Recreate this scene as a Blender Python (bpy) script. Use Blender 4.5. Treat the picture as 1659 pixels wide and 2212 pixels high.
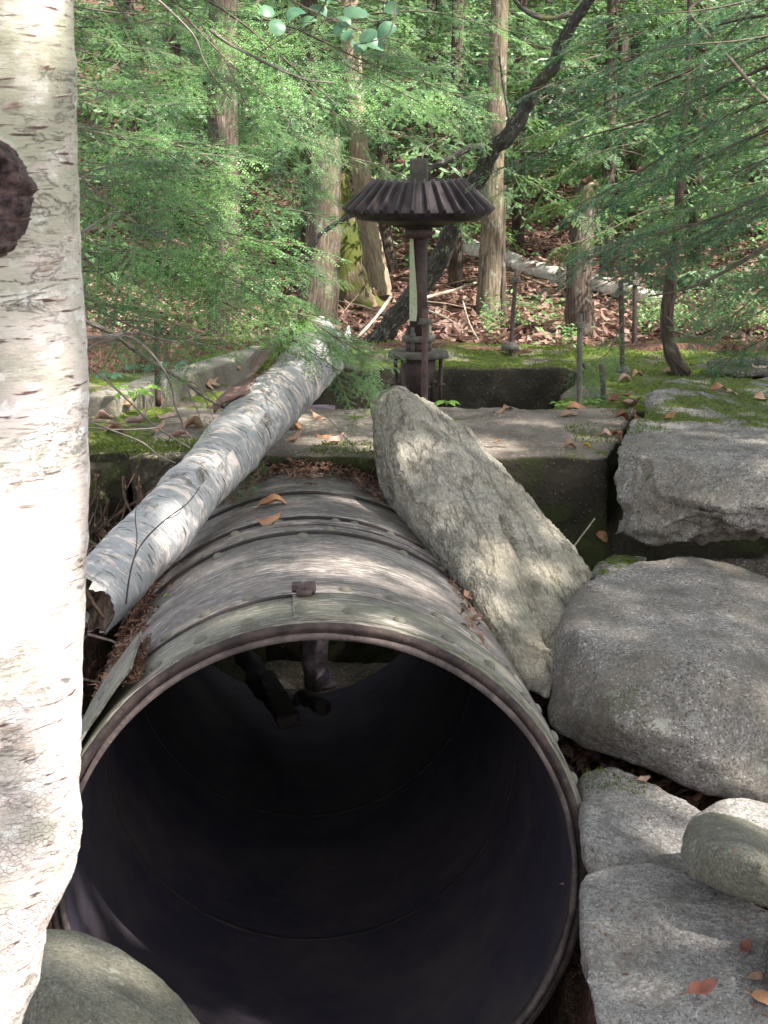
import bpy, bmesh, math, random
import numpy as np
from math import radians as R, sin, cos, tan, atan, pi
from mathutils import Vector, Matrix, noise, Euler
from mathutils.bvhtree import BVHTree
random.seed(7); RNG = np.random.default_rng(7)
for o in list(bpy.data.objects): bpy.data.objects.remove(o)
C = bpy.context.scene.collection
# ---------------------------------------------------------------- camera
F = 3630.0; W2, H2 = 829.5, 1106.0; PIT = atan((1106-365)/F); CAMZ = 2.0
cd = bpy.data.cameras.new('Camera'); cam = bpy.data.objects.new('Camera', cd); C.objects.link(cam)
cam.location = (0, 0, CAMZ); cam.rotation_euler = (pi/2-PIT, 0, 0)
cd.sensor_fit = 'VERTICAL'; cd.sensor_height = 24; cd.lens = 24*F/(2*H2)
cd.clip_start = .05; cd.clip_end = 400
cd.dof.use_dof = True; cd.dof.focus_distance = 4.9; cd.dof.aperture_fstop = 16.0
bpy.context.scene.camera = cam
# ---------------------------------------------------------------- light
SUNV = Vector((.60, -.40, .80)).normalized()
wd = bpy.data.worlds.new('World'); bpy.context.scene.world = wd; wd.use_nodes = True
nt = wd.node_tree; bg = nt.nodes['Background']; sk = nt.nodes.new('ShaderNodeTexSky')
sk.sky_type = 'NISHITA'; sk.sun_disc = False
sk.sun_elevation = math.asin(SUNV.z); sk.sun_rotation = math.atan2(SUNV.x, SUNV.y)
hs = nt.nodes.new('ShaderNodeHueSaturation'); hs.inputs['Saturation'].default_value = .30
nt.links.new(sk.outputs[0], hs.inputs['Color']); nt.links.new(hs.outputs[0], bg.inputs[0]); bg.inputs[1].default_value = .125
sl = bpy.data.lights.new('Sun', 'SUN'); sl.energy = 4.2; sl.angle = R(.55); sl.color = (1, .95, .88)
so = bpy.data.objects.new('Sun', sl); C.objects.link(so)
so.rotation_euler = SUNV.to_track_quat('Z', 'Y').to_euler(); so.location = SUNV*30
vs = bpy.context.scene.view_settings
vs.view_transform = 'Standard'; vs.look = 'None'; vs.exposure = 2.1; vs.gamma = 1
bpy.context.scene.cycles.max_bounces = 8
bpy.context.scene.cycles.transparent_max_bounces = 4
# ---------------------------------------------------------------- pixel <-> place
def P(x, y, d):                       # point seen at picture spot (x,y) of the 1659x2212 sheet, at ground distance d
    u, v = (x-W2)/F, (H2-y)/F
    dy = cos(PIT)+v*sin(PIT); dz = -sin(PIT)+v*cos(PIT)
    return Vector((u*d/dy, d, CAMZ+dz*d/dy))
def PZ(x, y, z):                      # same, on the height z
    v = (H2-y)/F
    s = (-sin(PIT)+v*cos(PIT))/(cos(PIT)+v*sin(PIT))
    return P(x, y, (z-CAMZ)/s)
def ray(x, y): return (P(x, y, 1)-Vector((0, 0, CAMZ))).normalized()
# ---------------------------------------------------------------- node helpers
class NT:
    def __init__(s, name):
        s.m = bpy.data.materials.new(name); s.m.use_nodes = True; s.t = s.m.node_tree
        s.b = s.t.nodes['Principled BSDF']; s.o = s.t.nodes['Material Output']
    def put(s, sock, v):
        if isinstance(v, bpy.types.NodeSocket): s.t.links.new(v, sock)
        elif v is not None:
            if isinstance(v, tuple) and len(v) == 3 and sock.type == 'RGBA': v = v+(1,)
            sock.default_value = v
    def n(s, ty, ins={}, out=0, **kw):
        nd = s.t.nodes.new('ShaderNode'+ty)
        for k, v in kw.items(): setattr(nd, k, v)
        for k, v in ins.items(): s.put(nd.inputs[k], v)
        return nd.outputs[out]
    def co(s, kind='Object', sc=(1, 1, 1), rot=(0, 0, 0)):
        c = s.n('TexCoord', out=kind)
        return s.n('Mapping', {'Vector': c, 'Scale': sc, 'Rotation': rot})
    def noise(s, v, sc, det=4, rough=.6, dist=0):
        return s.n('TexNoise', {'Vector': v, 'Scale': sc, 'Detail': det, 'Roughness': rough, 'Distortion': dist})
    def ramp(s, f, a, b, lo=0., hi=1.):
        return s.n('MapRange', {'Value': f, 'From Min': a, 'From Max': b, 'To Min': lo, 'To Max': hi})
    def mix(s, f, a, b, mode='MIX'):
        nd = s.t.nodes.new('ShaderNodeMix'); nd.data_type = 'RGBA'; nd.blend_type = mode
        s.put(nd.inputs[0], f); s.put(nd.inputs[6], a); s.put(nd.inputs[7], b); return nd.outputs[2]
    def math(s, op, a, b=None): 
        nd = s.t.nodes.new('ShaderNodeMath'); nd.operation = op; s.put(nd.inputs[0], a)
        if b is not None: s.put(nd.inputs[1], b)
        return nd.outputs[0]
    def bump(s, h, st=.5, di=.01, nrm=None):
        return s.n('Bump', {'Height': h, 'Strength': st, 'Distance': di, 'Normal': nrm})
    def done(s, col, rough=.85, nrm=None, spec=.3, metal=0.):
        s.put(s.b.inputs['Base Color'], col); s.put(s.b.inputs['Roughness'], rough)
        s.put(s.b.inputs['Specular IOR Level'], spec); s.put(s.b.inputs['Metallic'], metal)
        if nrm: s.put(s.b.inputs['Normal'], nrm)
        return s.m
def up_mask(g, moss, v, sc=4):
    nz = g.n('SeparateXYZ', {0: g.n('NewGeometry', out='Normal')}, out=2)
    t = .5+(.5-moss)*.42
    return g.math('MULTIPLY', g.ramp(g.noise(v, sc, 6, .68), t-.02, t+.05), g.ramp(nz, .35, .7))
MOSS = (.085, .12, .018)
def moss_col(g, v): return g.mix(g.ramp(g.noise(v, 60, 3), .35, .65), (.045, .07, .012), (.15, .19, .03))
def m_granite(name, light=(.40, .37, .34), mid=(.25, .23, .21), dark=(.07, .06, .055), stain=(.17, .13, .08), stain_amt=.5, sc=1., moss=0., stretch=(1, 1, 1), rot=(0, 0, 0), crack=0., pale=(.55, .53, .5), slo=.42, shi=.68, fl=1.):
    g = NT(name); v = g.co(); w = g.n('Mapping', {'Vector': g.co(rot=rot), 'Scale': stretch})
    a = g.noise(w, 90*sc, 4, .7)
    c = g.mix(g.ramp(a, .38, .60), mid, light)
    c = g.mix(g.math('MULTIPLY', g.ramp(g.noise(w, 190*sc, 3, .6), .54, .62), fl), c, dark)
    c = g.mix(g.ramp(g.noise(w, 130*sc, 2, .5), .60, .68), c, pale)
    c = g.mix(g.math('MULTIPLY', g.ramp(g.noise(v, 2.6, 6, .65), slo, shi), stain_amt), c, stain, 'MIX')
    c = g.mix(g.math('MULTIPLY', g.ramp(g.noise(v, 9, 6, .75, .6), .5, .62), .55), c, (.11, .10, .085))
    pit = g.ramp(g.noise(v, 75*sc, 4, .8), .62, .70); c = g.mix(g.math('MULTIPLY', pit, .6), c, (.05, .045, .04))
    c = g.mix(g.math('MULTIPLY', g.ramp(g.noise(v, 14, 5, .7), .60, .68), .6), c, (.42, .43, .36))
    h = g.math('ADD', g.noise(w, 55*sc, 6, .75), g.math('MULTIPLY', g.noise(w, 12, 5, .6), .8))
    h = g.math('SUBTRACT', h, g.math('MULTIPLY', pit, .5))
    if crack:
        k = g.ramp(g.noise(w, 9, 5, .6), .47, .53); k2 = g.math('SUBTRACT', 1., g.math('ABSOLUTE', g.math('SUBTRACT', g.math('MULTIPLY', k, 2.), 1.)))
        h = g.math('SUBTRACT', h, g.math('MULTIPLY', k2, crack)); c = g.mix(g.math('MULTIPLY', k2, .5), c, (.06, .05, .03))
    if moss:
        mk = up_mask(g, moss, v, 5); c = g.mix(mk, c, moss_col(g, v))
        h = g.math('ADD', h, g.math('MULTIPLY', mk, g.noise(v, 150, 2)))
    return g.done(c, .88, g.bump(h, 1., .02), .25)
def m_concrete(name, base=(.24, .20, .165), moss=.5, dark=(.10, .085, .065), agg=1.):
    g = NT(name); v = g.co()
    c = g.mix(g.ramp(g.noise(v, 5, 6, .7), .35, .65), dark, base)
    c = g.mix(g.ramp(g.noise(v, 70, 3, .6), .58, .66), c, (.34, .28, .22))
    vo = g.math('ADD', g.n('TexVoronoi', {'Vector': v, 'Scale': 46}, out='Distance'), g.math('MULTIPLY', g.noise(v, 17, 4, .7), .55)); vo = g.math('SUBTRACT', vo, .16)
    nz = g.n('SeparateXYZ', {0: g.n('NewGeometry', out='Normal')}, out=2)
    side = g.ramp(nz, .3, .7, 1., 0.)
    c = g.mix(g.math('MULTIPLY', side, .88 if agg > .5 else .3), c, (.026, .022, .015))  # upright faces darkened by slope: pit and hollow shade put into the colour
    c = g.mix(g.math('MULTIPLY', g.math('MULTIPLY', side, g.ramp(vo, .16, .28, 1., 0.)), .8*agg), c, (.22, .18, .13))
    h = g.math('ADD', g.noise(v, 40, 6, .75), g.math('MULTIPLY', g.math('MULTIPLY', side, g.ramp(vo, .1, .5, 1., 0.)), .5*agg))
    if moss:
        mk = up_mask(g, moss, v, 3.2)
        c = g.mix(mk, c, moss_col(g, v)); h = g.math('ADD', h, g.math('MULTIPLY', mk, g.noise(v, 160, 2)))
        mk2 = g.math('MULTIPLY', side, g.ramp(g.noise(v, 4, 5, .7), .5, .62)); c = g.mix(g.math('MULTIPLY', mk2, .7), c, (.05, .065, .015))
    return g.done(c, .92, g.bump(h, .8, .012), .2)
def m_birch(name, fresh=(.72, .68, .62), grey=(.42, .41, .33), mark=(.10, .055, .045), age=.5, rough_low=None, s=1., patch=.8, blot=0.):
    g = NT(name); u = g.n('TexCoord', out='UV')
    def sc(x, y): return g.n('Mapping', {'Vector': u, 'Scale': (x*s, y*s, 1)})
    c = g.mix(g.ramp(g.noise(sc(7, 16), 1, 6, .7, .4), .5-.22*age, .75-.22*age), fresh, grey)
    c = g.mix(g.ramp(g.noise(sc(9, 30), 1, 5, .7, .8), .52, .6), c, (.62, .52, .46))
    c = g.mix(g.math('MULTIPLY', g.ramp(g.noise(sc(18, 26), 1, 3, .6), .56, .6), patch), c, (.80, .78, .74))
    if rough_low is not None: c = g.mix(g.math('MULTIPLY', g.ramp(g.n('SeparateXYZ', {0: u}, out=1), 2.0, 2.35), g.ramp(g.noise(sc(6, 9), 1, 5, .7), .36, .5)), c, (.34, .33, .245))
    if blot: c = g.mix(g.math('MULTIPLY', g.ramp(g.noise(sc(5, 4), 1, 7, .78, .5), .53, .62), blot), c, (.09, .08, .065))
    len_ = g.ramp(g.noise(sc(13, 115), 1, 3, .55), .595, .65)
    gate = g.ramp(g.noise(sc(4, 7), 1, 3), .40, .52)
    c = g.mix(g.math('MULTIPLY', len_, gate), c, mark)
    fine = g.ramp(g.noise(sc(30, 230), 1, 2, .5), .62, .70); c = g.mix(g.math('MULTIPLY', fine, .45), c, mark)
    cr = g.noise(sc(6, 26), 1, 7, .72, .7)
    crk = g.ramp(g.math('ABSOLUTE', g.math('SUBTRACT', cr, .5)), .0, .016, 1., 0.)
    amt = g.ramp(g.noise(sc(2.6, 4.4), 1, 4), .55-.1*age, .64)
    h = g.noise(sc(20, 60), 1, 6, .75)
    if rough_low is not None:
        lo = g.ramp(g.n('SeparateXYZ', {0: u}, out=1), rough_low, rough_low+.5, 1., 0.)
        vo = g.n('TexVoronoi', {'Vector': sc(85, 120), 'Scale': 1., 'Randomness': 1.}, out='Distance', feature='DISTANCE_TO_EDGE')
        vo = g.math('ADD', vo, g.math('MULTIPLY', g.math('SUBTRACT', g.noise(sc(40, 60), 1, 5, .7), .5), .25))
        sk_ = g.math('MULTIPLY', g.ramp(vo, .0, .09, 1., 0.), g.math('MULTIPLY', lo, g.ramp(g.noise(sc(3.5, 6), 1, 4), .42, .52)))
        c = g.mix(g.math('MULTIPLY', sk_, .4), c, (.16, .10, .085)); h = g.math('SUBTRACT', h, g.math('MULTIPLY', sk_, .9))
    k = g.math('MULTIPLY', crk, amt)
    c = g.mix(g.math('MULTIPLY', k, .85), c, (.07, .045, .035)); h = g.math('SUBTRACT', h, g.math('MULTIPLY', k, 1.))
    return g.done(c, .7, g.bump(h, .75, .006), .3)
def m_bark(name, a=(.12, .09, .065), b=(.24, .19, .14), moss=.0, lich=.3, s=1.):
    g = NT(name); u = g.n('TexCoord', out='UV')
    def sc(x, y): return g.n('Mapping', {'Vector': u, 'Scale': (x*s, y*s, 1)})
    n = g.noise(sc(60, 9), 1, 6, .7, .5)
    c = g.mix(g.ramp(n, .4, .62), a, b)
    c = g.mix(g.math('MULTIPLY', g.ramp(g.noise(sc(14, 9), 1, 5, .7), .56, .64), lich), c, (.34, .36, .29))
    v = g.co()
    if moss: c = g.mix(g.ramp(g.noise(v, 4, 5, .7), .62-.3*moss, .72-.3*moss), c, (.07, .08, .018))
    return g.done(c, .92, g.bump(n, .9, .015), .15)
def m_leaf(name, col, col2, tr=.35, sc=5, gloss=.45):
    g = NT(name); v = g.n('NewGeometry', out='Position'); r = g.n('ObjectInfo', out='Random')
    f = g.ramp(g.noise(v, sc, 4, .6), .36, .64)
    f = g.math('ADD', g.math('MULTIPLY', f, .75), g.math('MULTIPLY', r, .25))
    c = g.mix(f, col, col2)
    g.done(c, gloss, None, .4)
    t = g.n('BsdfTranslucent', {'Color': g.mix(.5, c, (col2[0]*1.3, col2[1]*1.5, col2[2]*.7))})
    ms = g.n('MixShader', {0: tr, 1: g.b.outputs[0], 2: t}); g.t.links.new(ms, g.o.inputs[0])
    return g.m
def m_rust(name, a=(.045, .03, .03), b=(.10, .07, .065), metal=.3, rough=.6, hue=(.14, .06, .035)):
    g = NT(name); v = g.co()
    c = g.mix(g.ramp(g.noise(v, 14, 6, .7), .4, .65), a, b)
    c = g.mix(g.math('MULTIPLY', g.ramp(g.noise(v, 45, 5, .7), .56, .68), .6), c, hue)
    return g.done(c, rough, g.bump(g.noise(v, 120, 5, .7), .5, .003), .4, metal)
def m_litter(name):
    g = NT(name); v = g.n('NewGeometry', out='Position')
    c = g.mix(g.ramp(g.noise(v, 35, 5, .7), .4, .62), (.055, .03, .022), (.20, .11, .08))
    c = g.mix(g.ramp(g.noise(v, 110, 3, .6), .58, .66), c, (.36, .24, .18))
    c = g.mix(g.math('MULTIPLY', g.ramp(g.noise(v, 1.3, 4), .56, .66), .7), c, (.05, .07, .02))
    return g.done(c, .95, g.bump(g.noise(v, 60, 5, .75), 1., .03), .1)
def m_dry(name):
    g = NT(name); v = g.n('NewGeometry', out='Position')
    w = g.n('TexWhiteNoise', {'Vector': g.n('VectorMath', {0: g.n('VectorMath', {0: v, 3: 22.}, operation='SCALE')}, operation='FLOOR')}, noise_dimensions='3D')
    c = g.mix(w, (.11, .058, .045), (.34, .215, .17))
    c = g.mix(g.ramp(g.noise(v, 40, 3), .55, .65), c, (.19, .095, .075))
    g.done(c, .7, None, .3)
    t = g.n('BsdfTranslucent', {'Color': c}); ms = g.n('MixShader', {0: .2, 1: g.b.outputs[0], 2: t}); g.t.links.new(ms, g.o.inputs[0]); return g.m
def m_flat(name, c, c2=None, sc=20, rough=.8, bump=.3):
    g = NT(name); v = g.co(); n = g.noise(v, sc, 5, .7)
    return g.done(g.mix(g.ramp(n, .38, .62), c, c2 or tuple(k*1.5 for k in c)), rough, g.bump(n, bump, .004), .3)
# ---------------------------------------------------------------- object helpers
def tag(o, label=None, cat=None, group=None, kind=None):
    if label: o['label'] = label
    if cat: o['category'] = cat
    if group: o['group'] = group
    if kind: o['kind'] = kind
    return o
def empty(name, loc, label=None, cat=None, group=None):
    o = bpy.data.objects.new(name, None); o.empty_display_size = .1; C.objects.link(o); o.location = loc
    bpy.context.view_layer.update(); return tag(o, label, cat, group)
def obj(name, vf, mat, parent=None, smooth=True, origin=None, uv=None):
    v, f = vf[0], vf[1]
    if len(vf) > 2 and uv is None: uv = vf[2]
    me = bpy.data.meshes.new(name); v = np.asarray(v, float)
    base = Vector(origin) if origin is not None else Vector((0, 0, 0))
    if parent is not None: base = parent.matrix_world.translation.copy() if origin is None else base
    v = v-np.array(base)
    me.from_pydata(v.tolist(), [], [tuple(q) for q in f]); me.update()
    if uv is not None:
        l = me.uv_layers.new(name='UVMap'); li = np.empty(len(me.loops), int); me.loops.foreach_get('vertex_index', li)
        l.data.foreach_set('uv', np.asarray(uv, float)[li].ravel())
    mats = mat if isinstance(mat, (list, tuple)) else [mat]
    for m in mats: me.materials.append(m)
    if smooth: me.polygons.foreach_set('use_smooth', [True]*len(me.polygons))
    o = bpy.data.objects.new(name, me); C.objects.link(o)
    if parent is not None: o.parent = parent; o.location = base-parent.matrix_world.translation
    else: o.location = base
    bpy.context.view_layer.update(); return o
def join(*parts):
    V, Fc, U = [], [], []; has = all(len(p) > 2 for p in parts)
    for p in parts:
        k = len(V); V += [tuple(q) for q in p[0]]; Fc += [tuple(i+k for i in f) for f in p[1]]
        if has: U += [tuple(q) for q in p[2]]
    return (V, Fc, U) if has else (V, Fc)
def tube(pts, rad, seg=10, wob=0., caps=True, fre=6., sub=1, bumps=None):
    pts = [Vector(p) for p in pts]
    if isinstance(rad, (int, float)): rad = [rad]*len(pts)
    if sub > 1:                                   # Catmull-Rom refine
        n = len(pts); q = []; rr = []
        for i in range(n-1):
            p0, p1, p2, p3 = pts[max(i-1, 0)], pts[i], pts[i+1], pts[min(i+2, n-1)]
            for k in range(sub):
                t = k/sub
                q.append(.5*((2*p1)+(p2-p0)*t+(2*p0-5*p1+4*p2-p3)*t*t+(3*p1-p0-3*p2+p3)*t**3)); rr.append(rad[i]*(1-t)+rad[i+1]*t)
        q.append(pts[-1]); rr.append(rad[-1]); pts, rad = q, rr
    V, Fc, U = [], [], []; L = 0; n = len(pts); ref = None
    for i, p in enumerate(pts):
        t = (pts[min(i+1, n-1)]-pts[max(i-1, 0)]).normalized()
        if ref is None: ref = t.orthogonal().normalized()
        ref = (ref-t*ref.dot(t)).normalized(); b = t.cross(ref)
        if i: L += (p-pts[i-1]).length
        for k in range(seg+1):
            a = 2*pi*k/seg; d = ref*cos(a)+b*sin(a); r = rad[i]
            if wob: r *= 1+wob*noise.fractal((p+d*rad[i])*fre, 1., 2., 4)
            if bumps: r += bumps(L, a, p+d*r)
            V.append(tuple(p+d*r)); U.append((a*rad[0], L))
    for i in range(n-1):
        for k in range(seg):
            a = i*(seg+1)+k; Fc.append((a, a+1, a+seg+2, a+seg+1))
    if caps:
        for i, fl in ((0, 1), (n-1, 0)):
            c = len(V); V.append(tuple(pts[i])); U.append((0, 0))
            for k in range(seg):
                a = i*(seg+1)+k; Fc.append((c, a+1, a) if fl else (c, a, a+1))
    return V, Fc, U
def lathe(prof, c, seg=32, axis=None, squash=None):     # prof = [(r, z)], closed by caller
    V, Fc = [], []; c = Vector(c)
    for r, z in prof:
        for k in range(seg):
            a = 2*pi*k/seg; V.append((c.x+r*cos(a), c.y+r*sin(a), c.z+z))
    n = len(prof)
    for i in range(n-1):
        for k in range(seg):
            k2 = (k+1) % seg; Fc.append((i*seg+k, i*seg+k2, (i+1)*seg+k2, (i+1)*seg+k))
    Fc.append(tuple(reversed(range(seg)))); Fc.append(tuple((n-1)*seg+k for k in range(seg)))
    return V, Fc
def box(c, s, rz=0, tilt=0):
    m = Matrix.Translation(c) @ Euler((tilt, 0, rz)).to_matrix().to_4x4(); V = []
    for x in (-1, 1):
        for y in (-1, 1):
            for z in (-1, 1): V.append(tuple(m @ Vector((x*s[0]/2, y*s[1]/2, z*s[2]/2))))
    return V, [(0, 1, 3, 2), (4, 6, 7, 5), (0, 4, 5, 1), (2, 3, 7, 6), (0, 2, 6, 4), (1, 5, 7, 3)]
def remesh(vf, vox, smooth, disp, hull=False):
    me = bpy.data.meshes.new('t'); bm = bmesh.new()
    vs_ = [bm.verts.new(v) for v in vf[0]]
    if hull:
        r = bmesh.ops.convex_hull(bm, input=bm.verts); bad = [g for g in r['geom_interior']+r['geom_unused'] if isinstance(g, bmesh.types.BMVert)]
        bmesh.ops.delete(bm, geom=list(set(bad)), context='VERTS')
    else:
        for f in vf[1]: bm.faces.new([vs_[i] for i in f])
        bmesh.ops.recalc_face_normals(bm, faces=bm.faces)
    bm.to_mesh(me); bm.free(); o = bpy.data.objects.new('t', me); C.objects.link(o)
    md = o.modifiers.new('r', 'REMESH'); md.mode = 'VOXEL'; md.voxel_size = vox
    dg = bpy.context.evaluated_depsgraph_get(); e = o.evaluated_get(dg); bm = bmesh.new(); bm.from_mesh(e.to_mesh()); e.to_mesh_clear()
    for _ in range(smooth): bmesh.ops.smooth_vert(bm, verts=bm.verts, factor=.5, use_axis_x=True, use_axis_y=True, use_axis_z=True)
    bm.normal_update()
    if disp:
        new = [(v, v.co+v.normal*disp(v.co, v.normal)) for v in bm.verts]
        for v, c_ in new: v.co = c_
    V = [tuple(v.co) for v in bm.verts]; Fc = [tuple(q.index for q in f.verts) for f in bm.faces]
    bm.free(); bpy.data.objects.remove(o); bpy.data.meshes.remove(me); return V, Fc
def fr(p, s, o=5): return noise.fractal(Vector(p)*s, .9, 2.1, o)
def ridged(p, s, o=5): return noise.ridged_multi_fractal(Vector(p)*s, .9, 2.1, o, 1., 2.)
def rock(name, label, pts, mat, vox=.02, sm=3, amp=.02, sc=5., fine=.004, group=None, extra=None, cat='rock'):
    w = [P(*p) if len(p) == 3 else Vector(p[:3]) for p in pts]
    def disp(c, n): 
        d = amp*fr(c, sc)+fine*fr(c, sc*8, 4)
        return d+(extra(c, n) if extra else 0)
    V, Fc = remesh((w, []), vox, sm, disp, True)
    a = np.array(V); org = (a[:, 0].mean(), a[:, 1].mean(), a[:, 2].min())
    return tag(obj(name, (V, Fc), mat, origin=org), label, cat, group)
COLL = []                                          # solid things, for dropping leaves on
def solid(*o): COLL.extend(o); return o[0]
def bvh(objs):
    V, Fc = [], []
    for o in objs:
        m = o.matrix_world; k = len(V); V += [m @ v.co for v in o.data.vertices]; Fc += [tuple(i+k for i in p.vertices) for p in o.data.polygons]
    return BVHTree.FromPolygons(V, Fc)
# ================================================================ STRUCTURE
PX0, PZ0, YAW, PY0 = -.154, .313, -.0622, 3.8
AX = Vector((sin(YAW), cos(YAW), 0)); M_BLK = None; AR = Vector((cos(YAW), -sin(YAW), 0)); AU = Vector((0, 0, 1))
def pc(L): return Vector((PX0, PY0, PZ0))+AX*L
def pp(L, a, r): return pc(L)+AR*(r*sin(a))+AU*(r*cos(a))
def pipe_cx(y): return PX0+tan(YAW)*(y-PY0)
# ---- ground height field
GC = [(-.9, 1.2, .0), (0, 1.5, -.3), (1.2, 1.5, .0), (-2.5, 1.5, .3), (3, 1.5, .4), (-1.3, 2.4, .1), (0, 2.8, -.4), (-.9, 3.2, .0), (.9, 3.2, .02), (1.5, 3.6, .12),
      (-1.0, 3.9, .30), (-1.0, 4.3, .52), (-1.1, 4.8, .68), (-2, 4.4, .7), (-2.6, 3, .5), (-.95, 5.3, .72), (-1.6, 5.6, .78), (.62, 4.0, .22), (.75, 4.5, .38), (1.1, 4.35, .42), (1.5, 4.2, .44), (2.2, 4.2, .46),
      (.8, 5.2, .45), (1.2, 5.2, .42), (2, 5, .5), (3, 5, .6), (-3.5, 6, .9), (-2.6, 7.5, 1.02), (-1.4, 8, 1.04), (-1.3, 9, 1.06), (-3.5, 9, 1.1), (3, 6.5, .95), (3, 8.5, 1.05), (0, 10, 1.02), (1, 10, 1.02), (2, 9.8, 1.06), (-1, 10.5, 1.05), (4, 10, 1.1), (-4, 12, 1.2), (0, 12, 1.2), (3, 12, 1.2)]
GA = np.array(GC)
def ground_z(x, y):
    if y > 11.5: w = 0
    d2 = (GA[:, 0]-x)**2+(GA[:, 1]-y)**2+.02; w = 1/d2**2; z = float((w*GA[:, 2]).sum()/w.sum())
    far = 1.0+.10*(y-10)+(.11*(y-15) if y > 15 else 0)
    if y > 10: t = min(1, (y-10)/1.5); z = z*(1-t)+far*t
    z += .035*noise.fractal(Vector((x*1.3, y*1.3, 0)), 1, 2, 4)+.01*noise.fractal(Vector((x*9, y*9, 0)), 1, 2, 3)
    if y > 10: z += .12*noise.noise(Vector((x*.5, y*.5, 3)))
    cx = pipe_cx(y)
    if 3.3 < y < 7.3 and abs(x-cx) < .645: z = min(z, -.42)
    if 5.9 < y < 9.2 and -2.6 < x < 2.6: z = min(z, .25)
    if 6.2 < y < 9.0 and -1.2 < x < 1.6: z = -.9
    return z
def grid(xs, ys):
    V = [(x, y, ground_z(x, y)) for y in ys for x in xs]; n = len(xs)
    return V, [(j*n+i, j*n+i+1, (j+1)*n+i+1, (j+1)*n+i) for j in range(len(ys)-1) for i in range(n-1)]
xs = list(np.concatenate([np.linspace(-60, -5, 28)[:-1], np.linspace(-5, -2, 31)[:-1], np.linspace(-2, 2, 101)[:-1], np.linspace(2, 5, 31)[:-1], np.linspace(5, 60, 28)]))
ys = list(np.concatenate([np.linspace(-30, .5, 16)[:-1], np.linspace(.5, 3, 36)[:-1], np.linspace(3, 9.4, 150)[:-1], np.linspace(9.4, 18, 60)[:-1], np.linspace(18, 90, 50)]))
M_GROUND = m_litter('leaf_litter_soil')
ground = tag(obj('ground', grid(xs, ys), M_GROUND), kind='structure'); solid(ground)

# ---- steel pipe
def m_pipe(name, greens=.5):
    g = NT(name); u = g.n('TexCoord', out='UV')
    def sc(x, y): return g.n('Mapping', {'Vector': u, 'Scale': (x, y, 1)})
    c = g.mix(g.ramp(g.noise(sc(3, 9), 1, 6, .7), .4, .62), (.055, .044, .042), (.14, .115, .105))
    st = g.noise(sc(13, 85), 1, 6, .75, .5)
    c = g.mix(g.math('MULTIPLY', g.ramp(st, .50, .60), g.ramp(g.noise(sc(2.2, 5), 1, 4), .36, .58)), c, (.36, .32, .29))
    c = g.mix(g.math('MULTIPLY', g.ramp(g.noise(sc(28, 150), 1, 4, .7), .56, .62), .6), c, (.44, .41, .37))
    c = g.mix(g.math('MULTIPLY', g.ramp(g.noise(sc(2, 6), 1, 5, .7), .5-.2*greens, .75), .6*greens), c, (.17, .19, .10))
    c = g.mix(g.math('MULTIPLY', g.ramp(g.noise(sc(20, 110), 1, 5, .75), .55, .62), .65), c, (.045, .035, .03))
    return g.done(c, .62, g.bump(g.noise(sc(8, 60), 1, 6, .7), .5, .004), .35)
M_PIPE = m_pipe('weathered_pipe_steel', .25); M_PIPEG = m_pipe('greenish_pipe_steel', .95)
M_RUST = m_rust('dark_rust'); M_HOOP = m_rust('black_hoop_rust', (.010, .007, .007), (.030, .020, .018), .0, .9, (.06, .03, .02)); M_RIM = m_rust('rim_rust', (.022, .015, .014), (.075, .05, .045), .0, .8, (.11, .07, .06)); M_RIM2 = m_rust('flaky_rim', (.05, .036, .034), (.13, .10, .09), .0, .85, (.16, .11, .10))
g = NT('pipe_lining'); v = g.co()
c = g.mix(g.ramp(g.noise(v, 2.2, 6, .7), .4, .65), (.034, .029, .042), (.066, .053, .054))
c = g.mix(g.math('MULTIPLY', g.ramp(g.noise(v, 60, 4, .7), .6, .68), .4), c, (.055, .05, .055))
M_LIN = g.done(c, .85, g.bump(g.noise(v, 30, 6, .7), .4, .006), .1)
def arc(L0, L1, a0, a1, r0, r1, n=None, nl=2, wob=0., seed=0, full=False):
    """solid curved strip of the pipe wall"""
    n = n or max(4, int(abs(a1-a0)/R(1.5))); V, Fc, U = [], [], []
    prof = [(L0, r0)]+[(L0+(L1-L0)*k/nl, r1) for k in range(nl+1)]+[(L1, r0)]; m = len(prof)
    for i in range(n+1):
        a = a0+(a1-a0)*i/n
        for j, (L, r) in enumerate(prof):
            q = pp(L, a, r)
            if wob and 0 < j: 
                e = wob*noise.fractal(q*9+Vector((seed, 0, 0)), 1, 2, 4); L2 = L+(e if j in (1,) else (-e if j == m-2 else 0)); q = pp(L2, a, r+e*.35)
            V.append(tuple(q)); U.append((a*.65, L+r*3))
    for i in range(n):
        for j in range(m):
            j2 = (j+1) % m; a = i*m+j; b = i*m+j2
            Fc.append((a, a+m, b+m, b))
    if not full: Fc.append(tuple(range(m))); Fc.append(tuple(reversed([n*m+j for j in range(m)])))
    return V, Fc, U
pipe = empty('steel_pipe', pc(1.7)-AU*.66, 'large open-ended riveted steel pipe with a dark hollow mouth lying between rocks', 'pipe')
o = obj('shell', arc(.0, 3.4, 0, 2*pi, .62, .645, 240, 40, .0, full=True), M_PIPE, pipe); solid(o)
V, Fc, U = [], [], []
n, m = 160, 40
for i in range(m+1):
    L = .002+3.396*i/m
    for k in range(n+1):
        a = 2*pi*k/n; r = .6135+.003*noise.fractal(pp(L, a, .6)*3, 1, 2, 3); V.append(tuple(pp(L, a, r))); U.append((a*.6, L))
for i in range(m):
    for k in range(n): a = i*(n+1)+k; Fc.append((a, a+n+1, a+n+2, a+1))
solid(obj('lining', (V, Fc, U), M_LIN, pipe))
obj('plate', arc(.0, .228, R(-180), R(180), .640, .653, 240, 3, .004, 1), M_PIPEG, pipe)
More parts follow.
